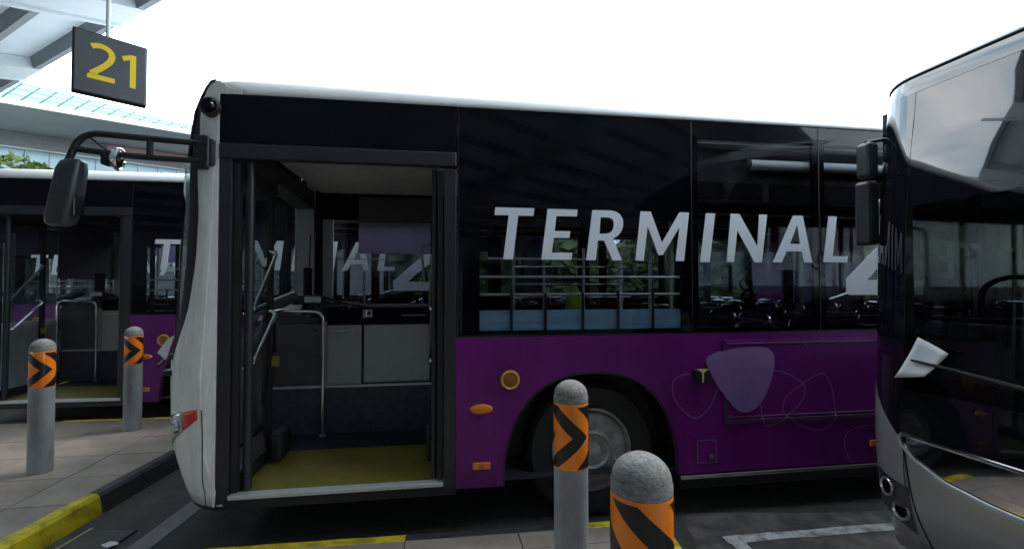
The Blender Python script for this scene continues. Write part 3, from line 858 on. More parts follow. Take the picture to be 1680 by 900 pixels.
# -- interior
part(box((-1.9, .03, .335), (UEND - .1, BW - .04, .352)), "floor", M_navy)
part(box((-1.80, .06, .353), (-.50, .78, .358)), "entrance_mat", M_yellowmat)
part(MB().box((-1.9, .04, 2.77), (UEND - .1, BW - .04, 2.80)), "ceiling", M_ceiling)
part(MB().prism([(.13, 2.50), (.45, 2.76), (.13, 2.76)], 'u', -.4, UEND - .2), "ceiling_cove", M_black)
pf = part(box((-2.05, 1.205, .353), (-.50, BW - .05, .765)), "driver_platform", M_platform)
part(box((-2.0, 1.195, .765), (-.50, 1.225, .785)), "platform_edge", M_alu, pf)
part(box((-1.95, 1.205, .79), (-1.56, 1.235, 1.34)), "cab_panel", M_dark_panel)
part(box((-1.553, 1.198, .79), (-1.522, 1.24, 1.36)), "cab_post", M_grey_panel)
cd = part(box((-1.515, 1.203, .79), (-1.215, 1.23, 1.325)), "cab_door", M_grey_panel, bevel=.004)
part(MB().tube([(-1.50, 1.19, 1.265), (-1.30, 1.19, 1.275)], .012, 8), "cab_handle", M_steel, cd)
part(box((-1.315, 1.185, 1.245), (-1.275, 1.202, 1.30)), "cab_latch", M_steel, cd)
cd2 = part(box((-1.195, 1.203, .80), (-.60, 1.23, 1.325)), "cab_door", M_grey_panel, bevel=.006)
part(box((-1.17, 1.198, .83), (-.63, 1.202, 1.295)), "cab_door_inset", mat("grey_panel_light", (.46, .485, .48), .5, var=.06), cd2)
part(box((-1.512, 1.206, 1.33), (-.56, 1.226, 1.485)), "cab_door_top", M_blackpaint)
part(box((-1.203, 1.19, 1.39), (-1.187, 1.204, 1.47)), "door_lock", M_chrome)
part(box((-1.178, 1.19, 1.395), (-1.115, 1.204, 1.47)), "door_lock", M_chrome, bevel=.006)
part(MB().lathe([(.016, 0), (.012, -.012), (.0005, -.014)], (-1.15, 1.19, 1.435), 'v', 12, cap=False), "lock_knob", M_black)
part(box((-.595, 1.24, .79), (-.52, 1.30, 2.3)), "cab_rear_post", M_black)
part(MB().tube(roundpath([(-1.945, 1.03, .355), (-1.945, 1.03, 1.475), (-1.53, 1.13, 1.455), (-1.53, 1.13, .355)], .09), .014, 10), "grab_rail", M_chrome)
part(MB().tube([(-1.945, 1.03, 1.45), (-1.96, 1.2, 1.42)], .02, 8), "rail_clamp", M_chrome)
part(MB().lathe([(.028, 0), (.028, .012)], (-1.53, 1.13, .354), 'z', 12), "rail_foot", M_steel)
# dash, steering wheel, ticket machine
M_dash = mat("dash_grey", (.05, .054, .06), .45, var=.2, vscale=6)
part(MB().prism([(1.3, 1.05), (1.3, 1.36), (1.5, 1.50), (2.42, 1.50), (2.42, 1.05)], 'u', -2.16, -1.80), "dashboard", M_dash, bevel=.02)
part(MB().prism([(-1.95, 1.50), (-1.70, 1.47), (-1.74, 1.58), (-1.93, 1.60)], 'v', 1.60, 2.02), "instrument_hood", M_dash, bevel=.015)
part(box((-1.74, 1.32, 1.505), (-1.60, 1.42, 1.60)), "card_reader", M_charcoal, bevel=.015)
part(box((-1.745, 1.315, 1.53), (-1.60, 1.32, 1.585)), "card_reader", M_alu)
part(box((-1.66, 1.235, 1.10), (-1.62, 1.238, 1.14)), "panel_switch", M_black)
part(MB().lathe([(.012, 0), (.010, -.006), (.0005, -.007)], (-1.62, 1.204, 1.28), 'v', 10, cap=False), "panel_switch", M_black)
part(MB().tube([(-1.99, 2.30, 1.55), (-1.97, 2.28, 1.95), (-1.94, 2.20, 2.25)], .008, 6), "cable", M_black)
part(box((-.86, 1.2, 1.41), (-.64, 1.2035, 1.415)), "door_trim", M_steel)
part(MB().prism([(-2.1, .6), (-1.7, .6), (-1.62, 1.38), (-2.1, 1.5)], 'v', 1.3, 2.42), "dashboard", M_dark_panel)
sw = MB(); c_ = Vector((-1.55, 1.80, 1.50)); ax1 = Vector((0, 1, 0)); ax2 = Vector((.90, 0, -.30)).normalized()
sw.tube([c_ + ax1 * .23 * math.cos(k * math.pi / 16) + ax2 * .23 * math.sin(k * math.pi / 16) for k in range(32)], .014, 8, closed=True)
for a in (0, 2.1, 4.2): sw.tube([c_ - Vector((.05, 0, .1)), c_ + ax1 * .22 * math.cos(a) + ax2 * .22 * math.sin(a)], .012, 6)
part(sw, "steering_wheel", M_dash)
part(MB().tube([c_ - Vector((.05, 0, .1)), c_ - Vector((.25, 0, .6))], .04, 8), "steering_column", M_black)
tm = part(MB().tube([(-2.10, 1.22, 1.46), (-1.92, 1.25, 1.54), (-1.80, 1.27, 1.60)], [.05, .055, .045], 12), "ticket_machine", mat("machine_bluegrey", (.06, .07, .085), .35))
part(MB().tube([(-1.78, 1.32, 1.40), (-1.66, 1.30, 1.52), (-1.55, 1.28, 1.40), (-1.50, 1.28, 1.34)], .02, 8), "machine_cable", M_charcoal)
part(box((-1.70, 1.32, 1.34), (-1.36, 1.55, 1.50)), "fare_box", M_charcoal, bevel=.02)
part(box((-1.80, 1.45, 1.5), (-1.76, 1.62, 1.86)), "fare_box", M_black, bevel=.01)
part(MB().tube([(-1.74, 2.2, 1.52), (-1.25, 2.3, 1.44)], .018, 6), "dash_trim", M_steel)
part(MB().box((-1.3, 2.36, 1.42), (-.55, 2.44, 1.462)), "window_shelf", M_grey_panel)
# driver seat
st = part(box((-.98, 1.55, 1.0), (-.56, 2.05, 1.12)), "driver_seat", M_seat, bevel=.04)
part(MB().prism([(-.66, 1.1), (-.52, 1.1), (-.50, 1.95), (-.60, 1.95)], 'v', 1.56, 2.04), "seat_back", M_black, st, bevel=.04)
part(MB().tube(roundpath([(-.66, 1.52, 1.72), (-.70, 1.52, 2.08), (-.58, 1.52, 2.10)], .05), .014, 8), "seat_frame", M_grey_panel, st)
part(box((-.9, 1.65, .765), (-.65, 1.95, 1.0)), "seat_base", M_black, st)
part(box((-.71, 1.50, 1.40), (-.64, 1.52, 1.47)), "seat_label", M_red, st)
# pillar, headliner and blinds at the cab window
part(box((-2.16, BW - .10, 1.40), (-1.955, BW - .04, 2.77)), "cab_pillar", M_grey_panel)
part(MB().prism([(1.3, 2.62), (BW - .05, 2.56), (BW - .05, 2.77), (1.3, 2.77)], 'u', -2.15, -1.96), "headliner_edge", M_dark_panel)
part(box((-1.462, BW - .07, 2.06), (-.56, BW - .062, 2.43)), "window_blind", M_blind)
part(box((-1.462, BW - .075, 2.43), (-.56, BW - .06, 2.73)), "window_blind", M_blindd)
part(box((-2.16, .35, 2.45), (-1.95, 1.2, 2.77)), "door_gear_box", M_dark_panel)
# door leaves, folded inwards
def door_leaf(u, v0, v1, sgn):
    fr_ = MB(); th = .018
    fr_.box((u - th, v0, .37), (u + th, v0 + .045, 2.48)); fr_.box((u - th, v1 - .045, .37), (u + th, v1, 2.48))
    fr_.box((u - th, v0 + .045, 2.40), (u + th, v1 - .045, 2.48)); fr_.box((u - th, v0 + .045, .37), (u + th, v1 - .045, .47))
    lf = part(fr_, "door_leaf", M_blackmatte)
    part(box((u - .004, v0 + .045, .47), (u + .004, v1 - .045, 2.40)), "door_glass", G_door, lf)
    for z0, z1 in ((1.14, 1.48), (1.50, 1.93)):
        part(MB().tube(roundpath([(u + sgn * .02, v0 + .07, z0), (u + sgn * .07, v0 + .09, z0 + .02), (u + sgn * .07, v1 - .10, z1), (u + sgn * .02, v1 - .08, z1 + .02)], .03), .013, 8), "door_handrail", M_chrome, lf)
    return lf
door_leaf(-1.795, .02, .63, 1)
door_leaf(-.495, .03, .60, -1)
part(MB().tube([(-1.735, .075, .37), (-1.735, .075, 2.52)], .028, 12), "door_shaft", M_charcoal)
part(MB().tube([(-.535, .08, .37), (-.535, .08, 2.50)], .02, 12), "door_shaft", M_charcoal)
part(box((-1.76, .50, .38), (-1.66, .72, .58)), "door_base_cover", M_blackmatte, bevel=.03)
part(box((-.60, .28, .40), (-.53, .36, .66)), "door_base_cover", M_blackmatte, bevel=.02)
part(box((-1.76, .55, 1.08), (-1.71, .575, 1.15)), "door_catch", M_yellowmat)
# luggage rack behind the first window
part(box((-.222, .034, 1.372), (1.275, .055, 1.516)), "window_reflection", M_blue)  # paints blue reflected light as a strip behind the glass
lr = part(box((-.2, .40, .36), (1.3, .44, 1.36)), "luggage_rack", M_dark_panel)
for z, r, a, b, vv in ((1.628, .010, -.222, 1.275, .04), (1.752, .010, -.222, 1.275, .04), (1.885, .008, -.16, .6, .12)):
    part(MB().tube([(a, vv, z), (b, vv, z)], r, 8), "rack_rail", M_steel, lr)
for z, a, b, vv in ((1.70, .06, 1.0, .30), (1.835, .06, .95, .30), (1.60, .06, 1.0, .30)):
    part(MB().tube([(a, vv, z), (b, vv, z)], .008, 8), "rack_rail", M_chrome, lr)
for u in (.0, .245, .52, .785, 1.055):
    part(MB().tube([(u, .022, 1.36), (u, .022, 1.64)], .010, 8), "rack_post", M_charcoal, lr)
for u in (.06, .30, .62, .93):
    part(MB().tube([(u, .32, 1.1), (u, .32, 1.98)], .012, 8), "rack_post", M_steel, lr)
# passenger saloon: poles, seats, ceiling duct
for u, v in ((1.45, .9), (2.0, 1.55), (3.3, .95), (5.0, 1.5), (6.5, .95)):
    part(MB().tube([(u, v, .36), (u, v, 2.77)], .016, 10), "pole", M_steel)
for v in (.85, 1.65):
    part(MB().tube([(1.4, v, 2.5), (8.8, v, 2.5)], .016, 8), "ceiling_rail", M_steel)
part(MB().tube([(1.88, .078, 2.632), (3.7, .078, 2.632)], .040, 14), "ceiling_duct", mat("duct_grey", (.75, .76, .76), .5))
part(MB().tube([(1.84, .078, 2.632), (1.88, .078, 2.632)], .044, 14), "duct_cap", M_black)
part(box((1.80, .55, 2.64), (1.86, .60, 2.70)), "exit_lamp", mat("exit_red", (.5, .05, .02), .4))
part(box((2.42, .6, 2.45), (2.46, .63, 2.66)), "notice_strip", M_letter)
def seat(u, v):
    s_ = part(box((u, v, .78), (u + .42, v + .42, .88)), "passenger_seat", M_seat, bevel=.03)
    part(MB().prism([(u + .38, .84), (u + .46, .84), (u + .54, 1.42), (u + .47, 1.42)], 'v', v, v + .42), "seat_back", M_seat, s_, bevel=.03)
    part(MB().tube(roundpath([(u + .44, v + .02, .9), (u + .51, v + .02, 1.455), (u + .51, v + .40, 1.455), (u + .44, v + .40, .9)], .07), .012, 8), "seat_handle", M_chrome, s_)
    part(box((u + .1, v + .1, .36), (u + .3, v + .3, .78)), "seat_base", M_black, s_)
for u in (1.55, 2.35, 3.15, 4.0, 4.8, 7.0, 7.8):
    for v in (.06, .49, 1.55, 1.98): seat(u, v)
part(MB().tube(roundpath([(1.75, .12, 1.30), (1.80, .12, 1.40), (2.2, .12, 1.405), (2.25, .12, 1.2)], .06), .012, 8), "seat_handle", M_chrome)
part(MB().tube(roundpath([(2.22, .10, 1.1), (2.24, .10, 1.435), (3.3, .10, 1.44), (3.32, .10, 1.1)], .08), .013, 8), "seat_handle", M_chrome)
# rear wall
rear = [(0.0, .3), (BW, .3), (BW, 2.95), (BW - .1, 3.05), (.1, 3.05), (0, 2.95)]
part(MB().prism(rear, 'u', UEND, UEND + .04), "rear_panel", M_purple)
part(box((UEND + .041, .3, 1.5), (UEND + .05, BW - .3, 2.7)), "rear_window", M_blackpaint)
for v in (.15, BW - .35): part(box((UEND + .041, v, .9), (UEND + .06, v + .2, 1.3)), "tail_lamp", M_red)
# mirrored lettering of the far side, seen through the bus
M_ghost = mat("faded_letter", (.22, .23, .25), .6)
eb = [(0, 0), (.18, 0), (.18, .045), (.06, .045), (.06, .15), (.17, .15), (.17, .195), (.06, .195), (.06, .30), (.18, .30), (.18, .345), (0, .345)]
part(MB().prism([(3.38 - a, 1.61 + b) for a, b in eb], 'v', BW + .001, BW + .004), "letter", M_ghost)
sp = catmull([(.17, .30), (.12, .335), (.06, .325), (.03, .27), (.06, .205), (.13, .16), (.165, .10), (.135, .03), (.075, .005), (.015, .04)], 4)
sa_, sb_ = [], []
for k in range(len(sp)):
    q0, q1 = sp[max(0, k - 1)], sp[min(len(sp) - 1, k + 1)]; d = Vector((q1[0] - q0[0], q1[1] - q0[1])).normalized()
    sa_.append((3.66 - sp[k][0] + d.y * .024, BW + .002, 1.61 + sp[k][1] + d.x * .024)); sb_.append((3.66 - sp[k][0] - d.y * .024, BW + .002, 1.61 + sp[k][1] - d.x * .024))
part(MB().grid([sa_, sb_], False), "letter", M_ghost, solid=.003)

# ---- copies: the bus behind and the one behind that
bus_b = copy_tree(bus)
bb = math.atan(.128)
bus_b.location = (-4.25 + .117 * math.cos(bb), 5.42 + .117 * math.sin(bb), 0); bus_b.rotation_euler.z = bb
box((-2.185, 1.33, 1.78), (-2.17, 2.40, 2.62)).build("sun_blind", M_blindd, bus_b)
bus_b['label'] = "purple city bus at the left edge, its open door behind the two left bollards"
bus_d = copy_tree(bus)
bus_d.location = (-8.72 + .117 * math.cos(bb), 8.25 + .117 * math.sin(bb), 0); bus_d.rotation_euler.z = bb
bus_d['label'] = "farthest purple bus, only glimpsed through the open door of the left bus"
# paper under the wiper of the middle bus
pc = Vector(SA(-.84, 1.22, .06))
m = MB()
pts = [SA(-.83, 1.25, .08), SA(-.87, 1.34, .035), SA(-.91, 1.37, .012), SA(-.88, 1.21, .035)]
pm = sum((Vector(x) for x in pts), Vector()) / 4
pw_ = wp(pm.x, pm.y, pm.z)
m.quad(*[tuple(Vector(x) - pm) for x in pts])
pp = m.build("paper_sheet", M_paper, loc=tuple(pw_), rotz=BETA, solid=.002)
tag(pp, "folded white paper tucked under the wiper on the nose of the middle bus", "paper")

# ================================================================== COACH (right)
VC_, WC_ = -1.86, 1.25
cb = empty("coach", tuple(wp(2.0, VC_)), BETA + R(3.5))
tag(cb, "silver bus with a big black windscreen front, cut by the right edge", "bus")
CZ = [.2,.35,.55,.8,1.0,1.2,2.0,2.4,2.6,2.80,2.90,2.97,3.01,3.03]
CU = [2.0,1.93,1.87,1.85,1.85,1.86,1.89,1.93,1.96,1.99,2.04,2.14,2.3,2.6]
def SC(t, z, off=0.):
    def base(t_, z_):
        c = max(0, (abs(t_) - .66) / .34)
        return sinterp(z_, CZ, CU) + .130 + .06 * t_ * t_ + .42 * c ** 2.6 - 2.0, WC_ * t_
    u, v = base(t, z)
    if off:
        e = .002
        u1, v1 = base(min(1, t + e), z); u0, v0 = base(max(-1, t - e), z)
        du, dv = u1 - u0, v1 - v0; l = math.hypot(du, dv) or 1
        u, v = u - dv / l * off, v + du / l * off
    return (u, v, z)
def cpart(m, name, mt, parent=cb, **k): return m.build(name, mt, parent, **k)
TC = sorted(set([round(x, 4) for x in lin(-.999, .999, 60)] + [round(x, 4) for x in lin(.66, .999, 26)]))
def zrows(a, b, n): return [[(t, z) for t in TC] for z in lin(a, b, n)]
# roof line and dark upper panel
cpart(patch(SC, [[(t, z) for t in TC] for z in (2.85, 2.89, 2.93, 2.97, 2.995, 3.015, 3.03)]), "roof_front", M_silver, solid=.006)
cpart(MB().tube([SC(t, 2.853, .004) for t in TC], .007, 6), "roof_seam", M_black)
M_dest = mat("upper_glass_black", (.006, .007, .010), .03, spec=.6, coat=.45, coat_rough=.0)
cpart(patch(SC, zrows(2.75, 2.847, 3)), "upper_surround", M_dest)
for a, b in ((-.999, -.66), (.66, .999)):
    tt = [t for t in lin(a, b, 24)]
    cpart(patch(SC, [[(t, z) for t in tt] for z in lin(1.10, 2.749, 14)]), "upper_surround", M_dest)
tt = lin(-.66, .66, 44)
cpart(patch(SC, [[(t, z) for t in tt] for z in lin(2.12, 2.749, 8)], -.002), "destination_glass", M_dest)
cpart(patch(SC, [[(t, z) for t in tt] for z in lin(1.15, 2.12, 14)], -.002), "windscreen", G_coach)
def tmask(z): return interp(z, [.85, .90, 1.06, 1.15], [.62, .70, .80, .84])
rows = [[(-tmask(z) + 2 * tmask(z) * k / 60, z) for k in range(61)] for z in lin(.915, 1.148, 5)]
cpart(patch(SC, rows, -.001), "lower_mask", M_dest)
# grille: recessed gloss panel under a chrome strip
def zg(t): return interp(abs(t), [0, .21, .35, .50, .62, .665], [.70, .705, .712, .738, .80, .88])
tg = lin(-.66, .66, 60)
rows = [[(t, zg(t) + (.898 - zg(t)) * f) for t in tg] for f in lin(0, 1, 5)]
gr = cpart(patch(SC, rows, -.006), "grille_panel", mat("dark_chrome", (.62, .62, .63), .04, metal=1.))
cpart(MB().tube([SC(t, .902, .004) for t in lin(-.66, .66, 60)], .011, 8), "chrome_trim", M_chrome, gr)
for s in (-1, 1):
    cpart(MB().tube([SC(s * t, z, .004) for t, z in ((.66, .902), (.675, .885), (.668, .85), (.625, .79), (.56, .755))], [.011, .011, .009, .007, .003], 8), "chrome_trim", M_silver, gr)
# bumper
rows = []
for f in lin(0, 1, 12):
    r_ = []
    for t in tg: r_.append((t, .30 + (zg(t) - .004 - .30) * f))
    rows.append(r_)
cpart(patch(SC, rows), "bumper", M_silver, solid=.004)
for s in (-1, 1):
    ts = lin(.664, .999, 22)
    rows = [[(s * t, z) for t in ts] for z in lin(.30, .86, 10)]
    rows += [[(s * max(t, interp(z, [.86, 1.14], [.664, .86])), z) for t in ts] for z in (.9, .95, 1.0, 1.06, 1.12)]
    cpart(patch(SC, rows, .002), "bumper_corner", M_silver)
    cpart(MB().tube([SC(s * t, z, .003) for t, z in ((.664, .89), (.655, .80), (.64, .62), (.625, .47), (.60, .33))], .005, 6), "panel_gap", M_black)
    rows = []
    for f in lin(0, 1, 8):
        rows.append([(s * (.648 + .165 * k / 8), (.37 + .08 * k / 8) * (1 - f) + (.625 + .035 * k / 8) * f) for k in range(9)])
    hc = cpart(patch(SC, rows, .006), "headlight", M_silverd)
    for t, z in ((.752, .575), (.695, .475)):
        p = Vector(SC(s * t, z, .012)); qn = (Vector(SC(s * t, z, .02)) - Vector(SC(s * t, z, 0))).normalized()
        a_ = Vector((0, 0, 1)); b_ = qn.cross(a_); m = MB()
        for r0, r1, d0, d1 in ((.052, .048, -.006, .003), (.048, .038, .003, -.004), (.038, .002, -.004, -.003)):
            m.grid([[p + (a_ * math.cos(k * .2618) + b_ * math.sin(k * .2618)) * r0 + qn * d0 for k in range(25)],
                    [p + (a_ * math.cos(k * .2618) + b_ * math.sin(k * .2618)) * r1 + qn * d1 for k in range(25)]])
        cpart(m, "lamp_ring", M_lamp, hc)
        m = MB(); m.grid([[p + (a_ * math.cos(k * .2618) + b_ * math.sin(k * .2618)) * r0 + qn * (-.001) for k in range(25)] for r0 in (.034, .001)])
        cpart(m, "lamp_lens", M_blackpaint, hc)
    p = Vector(SC(s * .76, .29, .003)); qn = (Vector(SC(s * .76, .30, .02)) - Vector(SC(s * .76, .30, 0))).normalized(); b_ = qn.cross(a_)
    m = MB()
    for r0, r1, d0, d1 in ((.055, .05, -.004, .006), (.05, .001, .006, -.01)):
        m.grid([[p + (a_ * math.cos(k * .2618) + b_ * math.sin(k * .2618) * .8) * r0 + qn * d0 for k in range(25)], [p + (a_ * math.cos(k * .2618) + b_ * math.sin(k * .2618) * .8) * r1 + qn * d1 for k in range(25)]])
    cpart(m, "fog_lamp", M_lamp)
cpart(patch(SC, [[(t, z) for t in TC] for z in (.20, .25, .299)], -.004), "bumper_skirt", M_silver)
# sides, roof, rear
ue = 9.2
for s in (-1, 1):
    v0, v1 = s * WC_, s * (WC_ - .03)
    us = SC(.999, 1.2)[0]
    sd_ = [(us, .30)] + arch(2.4, .62, 1.05, .30) + arch(7.0, .62, 1.05, .30) + [(ue, .30), (ue, 1.2), (us, 1.2)]
    cpart(MB().prism(sd_, 'v', v0, v1), "side_panel", M_silver)
    k0 = us
    for k in range(6):
        a, b = us + (ue - us) * k / 6 + .03, us + (ue - us) * (k + 1) / 6 - .03
        cpart(MB().box((a, v1 + s * .012, 1.25), (b, v1 + s * .018, 2.55)), "window_pane", G_far if s > 0 else G_side)
        cpart(MB().box((a - .06, v1, 1.2), (a, v0, 2.8)), "window_pillar", M_blackpaint)
    cpart(MB().box((us, v1, 2.55), (ue, v0, 2.80)), "side_header", M_blackpaint)
    cpart(MB().box((us, v1, 1.2), (ue, v0, 1.25)), "side_header", M_blackpaint)
    for c in (2.4, 7.0):
        w_ = wheel(c, s * (WC_ - .10) , -s if s > 0 else 1, cb)
        w_.rotation_euler.z = math.pi if s > 0 else 0
pr = [(-WC_, 2.80), (-WC_ + .02, 2.93), (-WC_ + .12, 3.005), (-.6, 3.03), (.6, 3.03), (WC_ - .12, 3.005), (WC_ - .02, 2.93), (WC_, 2.80)]
cpart(MB().grid([[(u, a, b) for a, b in pr] for u in (SC(.999, 2.8)[0] + .0, 1.2, 4, ue)]), "roof", M_silver, solid=.006)
cpart(MB().prism([(-WC_, .3), (WC_, .3), (WC_, 2.8), (WC_ - .13, 3.0), (-WC_ + .13, 3.0), (-WC_, 2.8)], 'u', ue, ue + .04), "rear_panel", M_silver)
cpart(box((.62, -1.2, .36), (ue, 1.2, .40)), "floor", M_navy)
cpart(box((.66, -1.2, 2.62), (ue, 1.2, 2.66)), "ceiling", M_dark_panel)
# cab: dash, wheel, pillar trim, poles, strap handles
cpart(MB().prism([(.05, .45), (.35, .45), (.60, 1.38), (.42, 1.50), (.10, 1.22), (.05, 1.0)], 'v', -1.0, 1.0), "dashboard", mat("dash_greygreen", (.05, .058, .058), .5, var=.1), bevel=.03)
cpart(MB().tube([(.33, -.72, 1.50), (.36, .55, 1.512), (.40, .9, 1.50)], .016, 8), "dash_rail", M_blackmatte)
cpart(MB().tube([(.34, -.72, 1.522), (.36, .55, 1.532)], .005, 6), "dash_rail", M_steel)
cpart(MB().prism([(.22, 1.15), (.40, 1.15), (.40, 2.3), (.22, 2.2)], 'v', 1.05, 1.12), "pillar_trim", mat("trim_greygreen", (.20, .215, .19), .6, var=.15))
sw = MB(); c_ = Vector((.62, .62, 1.56)); ax1 = Vector((0, 1, 0)); ax2 = Vector((.55, 0, -.75)).normalized()
sw.tube([c_ + ax1 * .22 * math.cos(k * math.pi / 16) + ax2 * .22 * math.sin(k * math.pi / 16) for k in range(32)], .014, 8, closed=True)
cpart(sw, "steering_wheel", M_blackmatte)
cpart(MB().prism([(.95, .9), (1.05, .9), (1.12, 1.85), (1.0, 1.85)], 'v', .35, .85), "driver_seat", M_seat, bevel=.04)
cpart(MB().tube(roundpath([(1.15, .95, 1.2), (1.15, .95, 2.12), (1.15, -.25, 2.12), (1.15, -.25, 1.2)], .08), .014, 8), "cab_partition_frame", M_steel)
for u, v in ((1.5, .45), (1.7, -.35), (2.8, .5), (2.8, -.4), (4.2, .45)):
    cpart(MB().tube([(u, v, .4), (u, v, 2.62)], .018, 8), "pole", M_steel)
cpart(box((1.19, .30, .4), (1.21, .42, 2.6)), "partition_post", M_grey_panel)
for u, v in ((1.9, .18), (2.3, -.2), (2.7, .2)):
    cpart(MB().tube([(u, v, 2.6), (u, v, 2.10)], .008, 6), "strap", M_blackmatte)
    cpart(MB().tube(roundpath([(u, v, 2.10), (u, v - .075, 1.96), (u, v + .075, 1.96), (u, v, 2.10)], .03), .011, 8), "strap_handle", M_black)
cpart(MB().tube([(1.9, .0, 1.95), (2.5, -.05, 1.5)], .012, 6), "stair_rail", M_steel)
cpart(MB().tube([(1.9, .0, 1.55), (2.5, -.05, 1.1)], .012, 6), "stair_rail", M_steel)
for u in (2.2, 3.0, 3.8, 4.6, 5.4):
    for v in (-1.1, .6):
        cpart(MB().prism([(u, .8), (u + .45, .8), (u + .55, 1.5), (u + .47, 1.5), (u + .38, .9), (u, .9)], 'v', v, v + .42), "passenger_seat", M_seat, bevel=.02)
cpart(box((.16, .97, 1.95), (.20, 1.04, 2.17)), "fire_extinguisher", mat("dull_red", (.25, .02, .03), .4), bevel=.03)
# mirrors
cpart(MB().box((.045, 1.025, 1.93), (.13, 1.12, 2.31)), "mirror_housing", M_mirror, bevel=.02)
cpart(MB().box((.055, 1.025, 2.33), (.13, 1.115, 2.54)), "mirror_housing", M_mirror, bevel=.02)
cpart(MB().tube([(.10, 1.08, 2.05), (.10, 1.08, 2.55), (.26, 1.08, 2.58)], .012, 8), "mirror_arm", M_blackmatte)
# wiper
wv = [SC(.61, 1.305, .03), SC(.45, 1.290, .04), SC(.2, 1.255, .05), SC(-.1, 1.21, .05), SC(-.2, 1.15, .03)]
cpart(MB().tube(wv, [.006, .010, .013, .014, .014], 8), "wiper", M_black)
cpart(MB().tube([SC(.2, 1.285, .06), SC(-.1, 1.245, .06), SC(-.2, 1.16, .05)], .006, 6), "wiper", M_charcoal)
# paper held under it
pts = [(.588, 1.427), (.462, 1.366), (.55, 1.235), (.685, 1.195)]
m = MB(); rows = []
for a in lin(0, 1, 6):
    r_ = []
    for b in lin(0, 1, 6):
        t = (pts[0][0] * (1 - b) + pts[1][0] * b) * (1 - a) + (pts[3][0] * (1 - b) + pts[2][0] * b) * a
        z = (pts[0][1] * (1 - b) + pts[1][1] * b) * (1 - a) + (pts[3][1] * (1 - b) + pts[2][1] * b) * a
        r_.append(Vector(SC(t, z, .016 + .03 * (a - .5) ** 2 + .02 * b * b)))
    rows.append(r_)
pm = rows[3][3].copy()
m.grid([[tuple(x - pm) for x in r_] for r_ in rows])
CY = R(3.5)
pl = wp(2.0 + pm.x * math.cos(CY) - pm.y * math.sin(CY), VC_ + pm.x * math.sin(CY) + pm.y * math.cos(CY), pm.z)
tag(m.build("paper_sheet", M_paper, loc=tuple(pl), rotz=BETA + CY, solid=.003), "white sheet of paper held by the wiper on the black windscreen of the right-hand bus", "paper")

# lime bag shape added to imitate a patch mirrored in the window
bg_ = MB()
rows = []
for k, (z, a) in enumerate(((.0, .05), (.02, .075), (.08, .07), (.14, .05), (.2, .02))):
    rows.append([(a * math.cos(q * math.pi / 6), .5 * a * math.sin(q * math.pi / 6), z) for q in range(13)])
bg_.grid(rows)
tag(bg_.build("lime_reflection", M_lime, loc=tuple(wp(.52, .24, 1.49)), rotz=BETA), "small lime green bag shape added behind the rails to imitate a mirror image in the first window of the middle bus", "reflection")

# ================================================================== BOLLARDS
RB = .0805
def bollard(name_loc, tip, label):
    x, y = name_loc
    b = tag(empty("bollard", (x, y, .150)), label, "bollard", "grey bollards with orange chevron bands")
    MB().lathe([(RB, -.01), (RB, .30), (RB, .50), (RB, .712)], (0, 0, 0), 'z', 40).build("post", M_bollard, b)
    MB().lathe([(RB + .0012, .700), (RB + .0016, .703), (RB + .0016, .993), (RB + .0008, .998)], (0, 0, 0), 'z', 48, cap=False).build("reflective_band", M_orange, b)
    pr_ = [(RB - .001, .99), (RB + .001, .999), (RB + .001, 1.022), (RB - .002, 1.027)]
    pr_ += [(RB * math.cos(a) * .985, 1.027 + .070 * math.sin(a)) for a in [R(k) for k in (8, 18, 28, 38, 48, 58, 68, 78, 86)]] + [(.0008, 1.0972)]
    MB().lathe(pr_, (0, 0, 0), 'z', 40, cap=False).build("cap", M_cap, b)
    face = math.atan2(-y, -x)          # direction towards the viewer; angles grow to the viewer's right
    rr_ = RB + .0028; z0, z1 = .706, .988; zm = (z0 + z1) / 2; per = 2 * math.pi / 3
    # build by bands in z, positive angle = viewer's right
    for k in range(3):
        tipa = R(tip) + k * per; m = MB()
        for lo, hi in ((z0, zm), (zm, z1)):
            rows = []
            for q in range(13):
                z = lo + (hi - lo) * q / 12; s_ = .150 * abs(z - zm) / (z1 - zm)
                row = []
                for j in range(7):
                    an = face + tipa - (s_ + .079 * (1 - j / 6)) / RB
                    row.append((rr_ * math.cos(an), rr_ * math.sin(an), z))
                rows.append(row)
            m.grid(rows)
        m.build("chevron", M_chev, b)
    return b
bollard((-3.905, 3.80), 46, "grey bollard at the far left, in front of the open door of the left bus")
bollard((-4.06, 4.90), 44, "grey bollard farther back, just left of the nose of the middle bus")
# near ones from their height above the tiles: top 1.0972 m + .15
def near(xpx, ytop):
    Y = 747 * (1.70 - 1.247) / (ytop - 466.0); return ((xpx - 840) / 747.0 * Y, Y)
bollard((.2786, 2.17), 62, "grey bollard standing in front of the front wheel of the middle bus")
bollard((.348, 1.237), 100, "nearest and largest bollard, its orange band cut by the bottom edge of the picture")

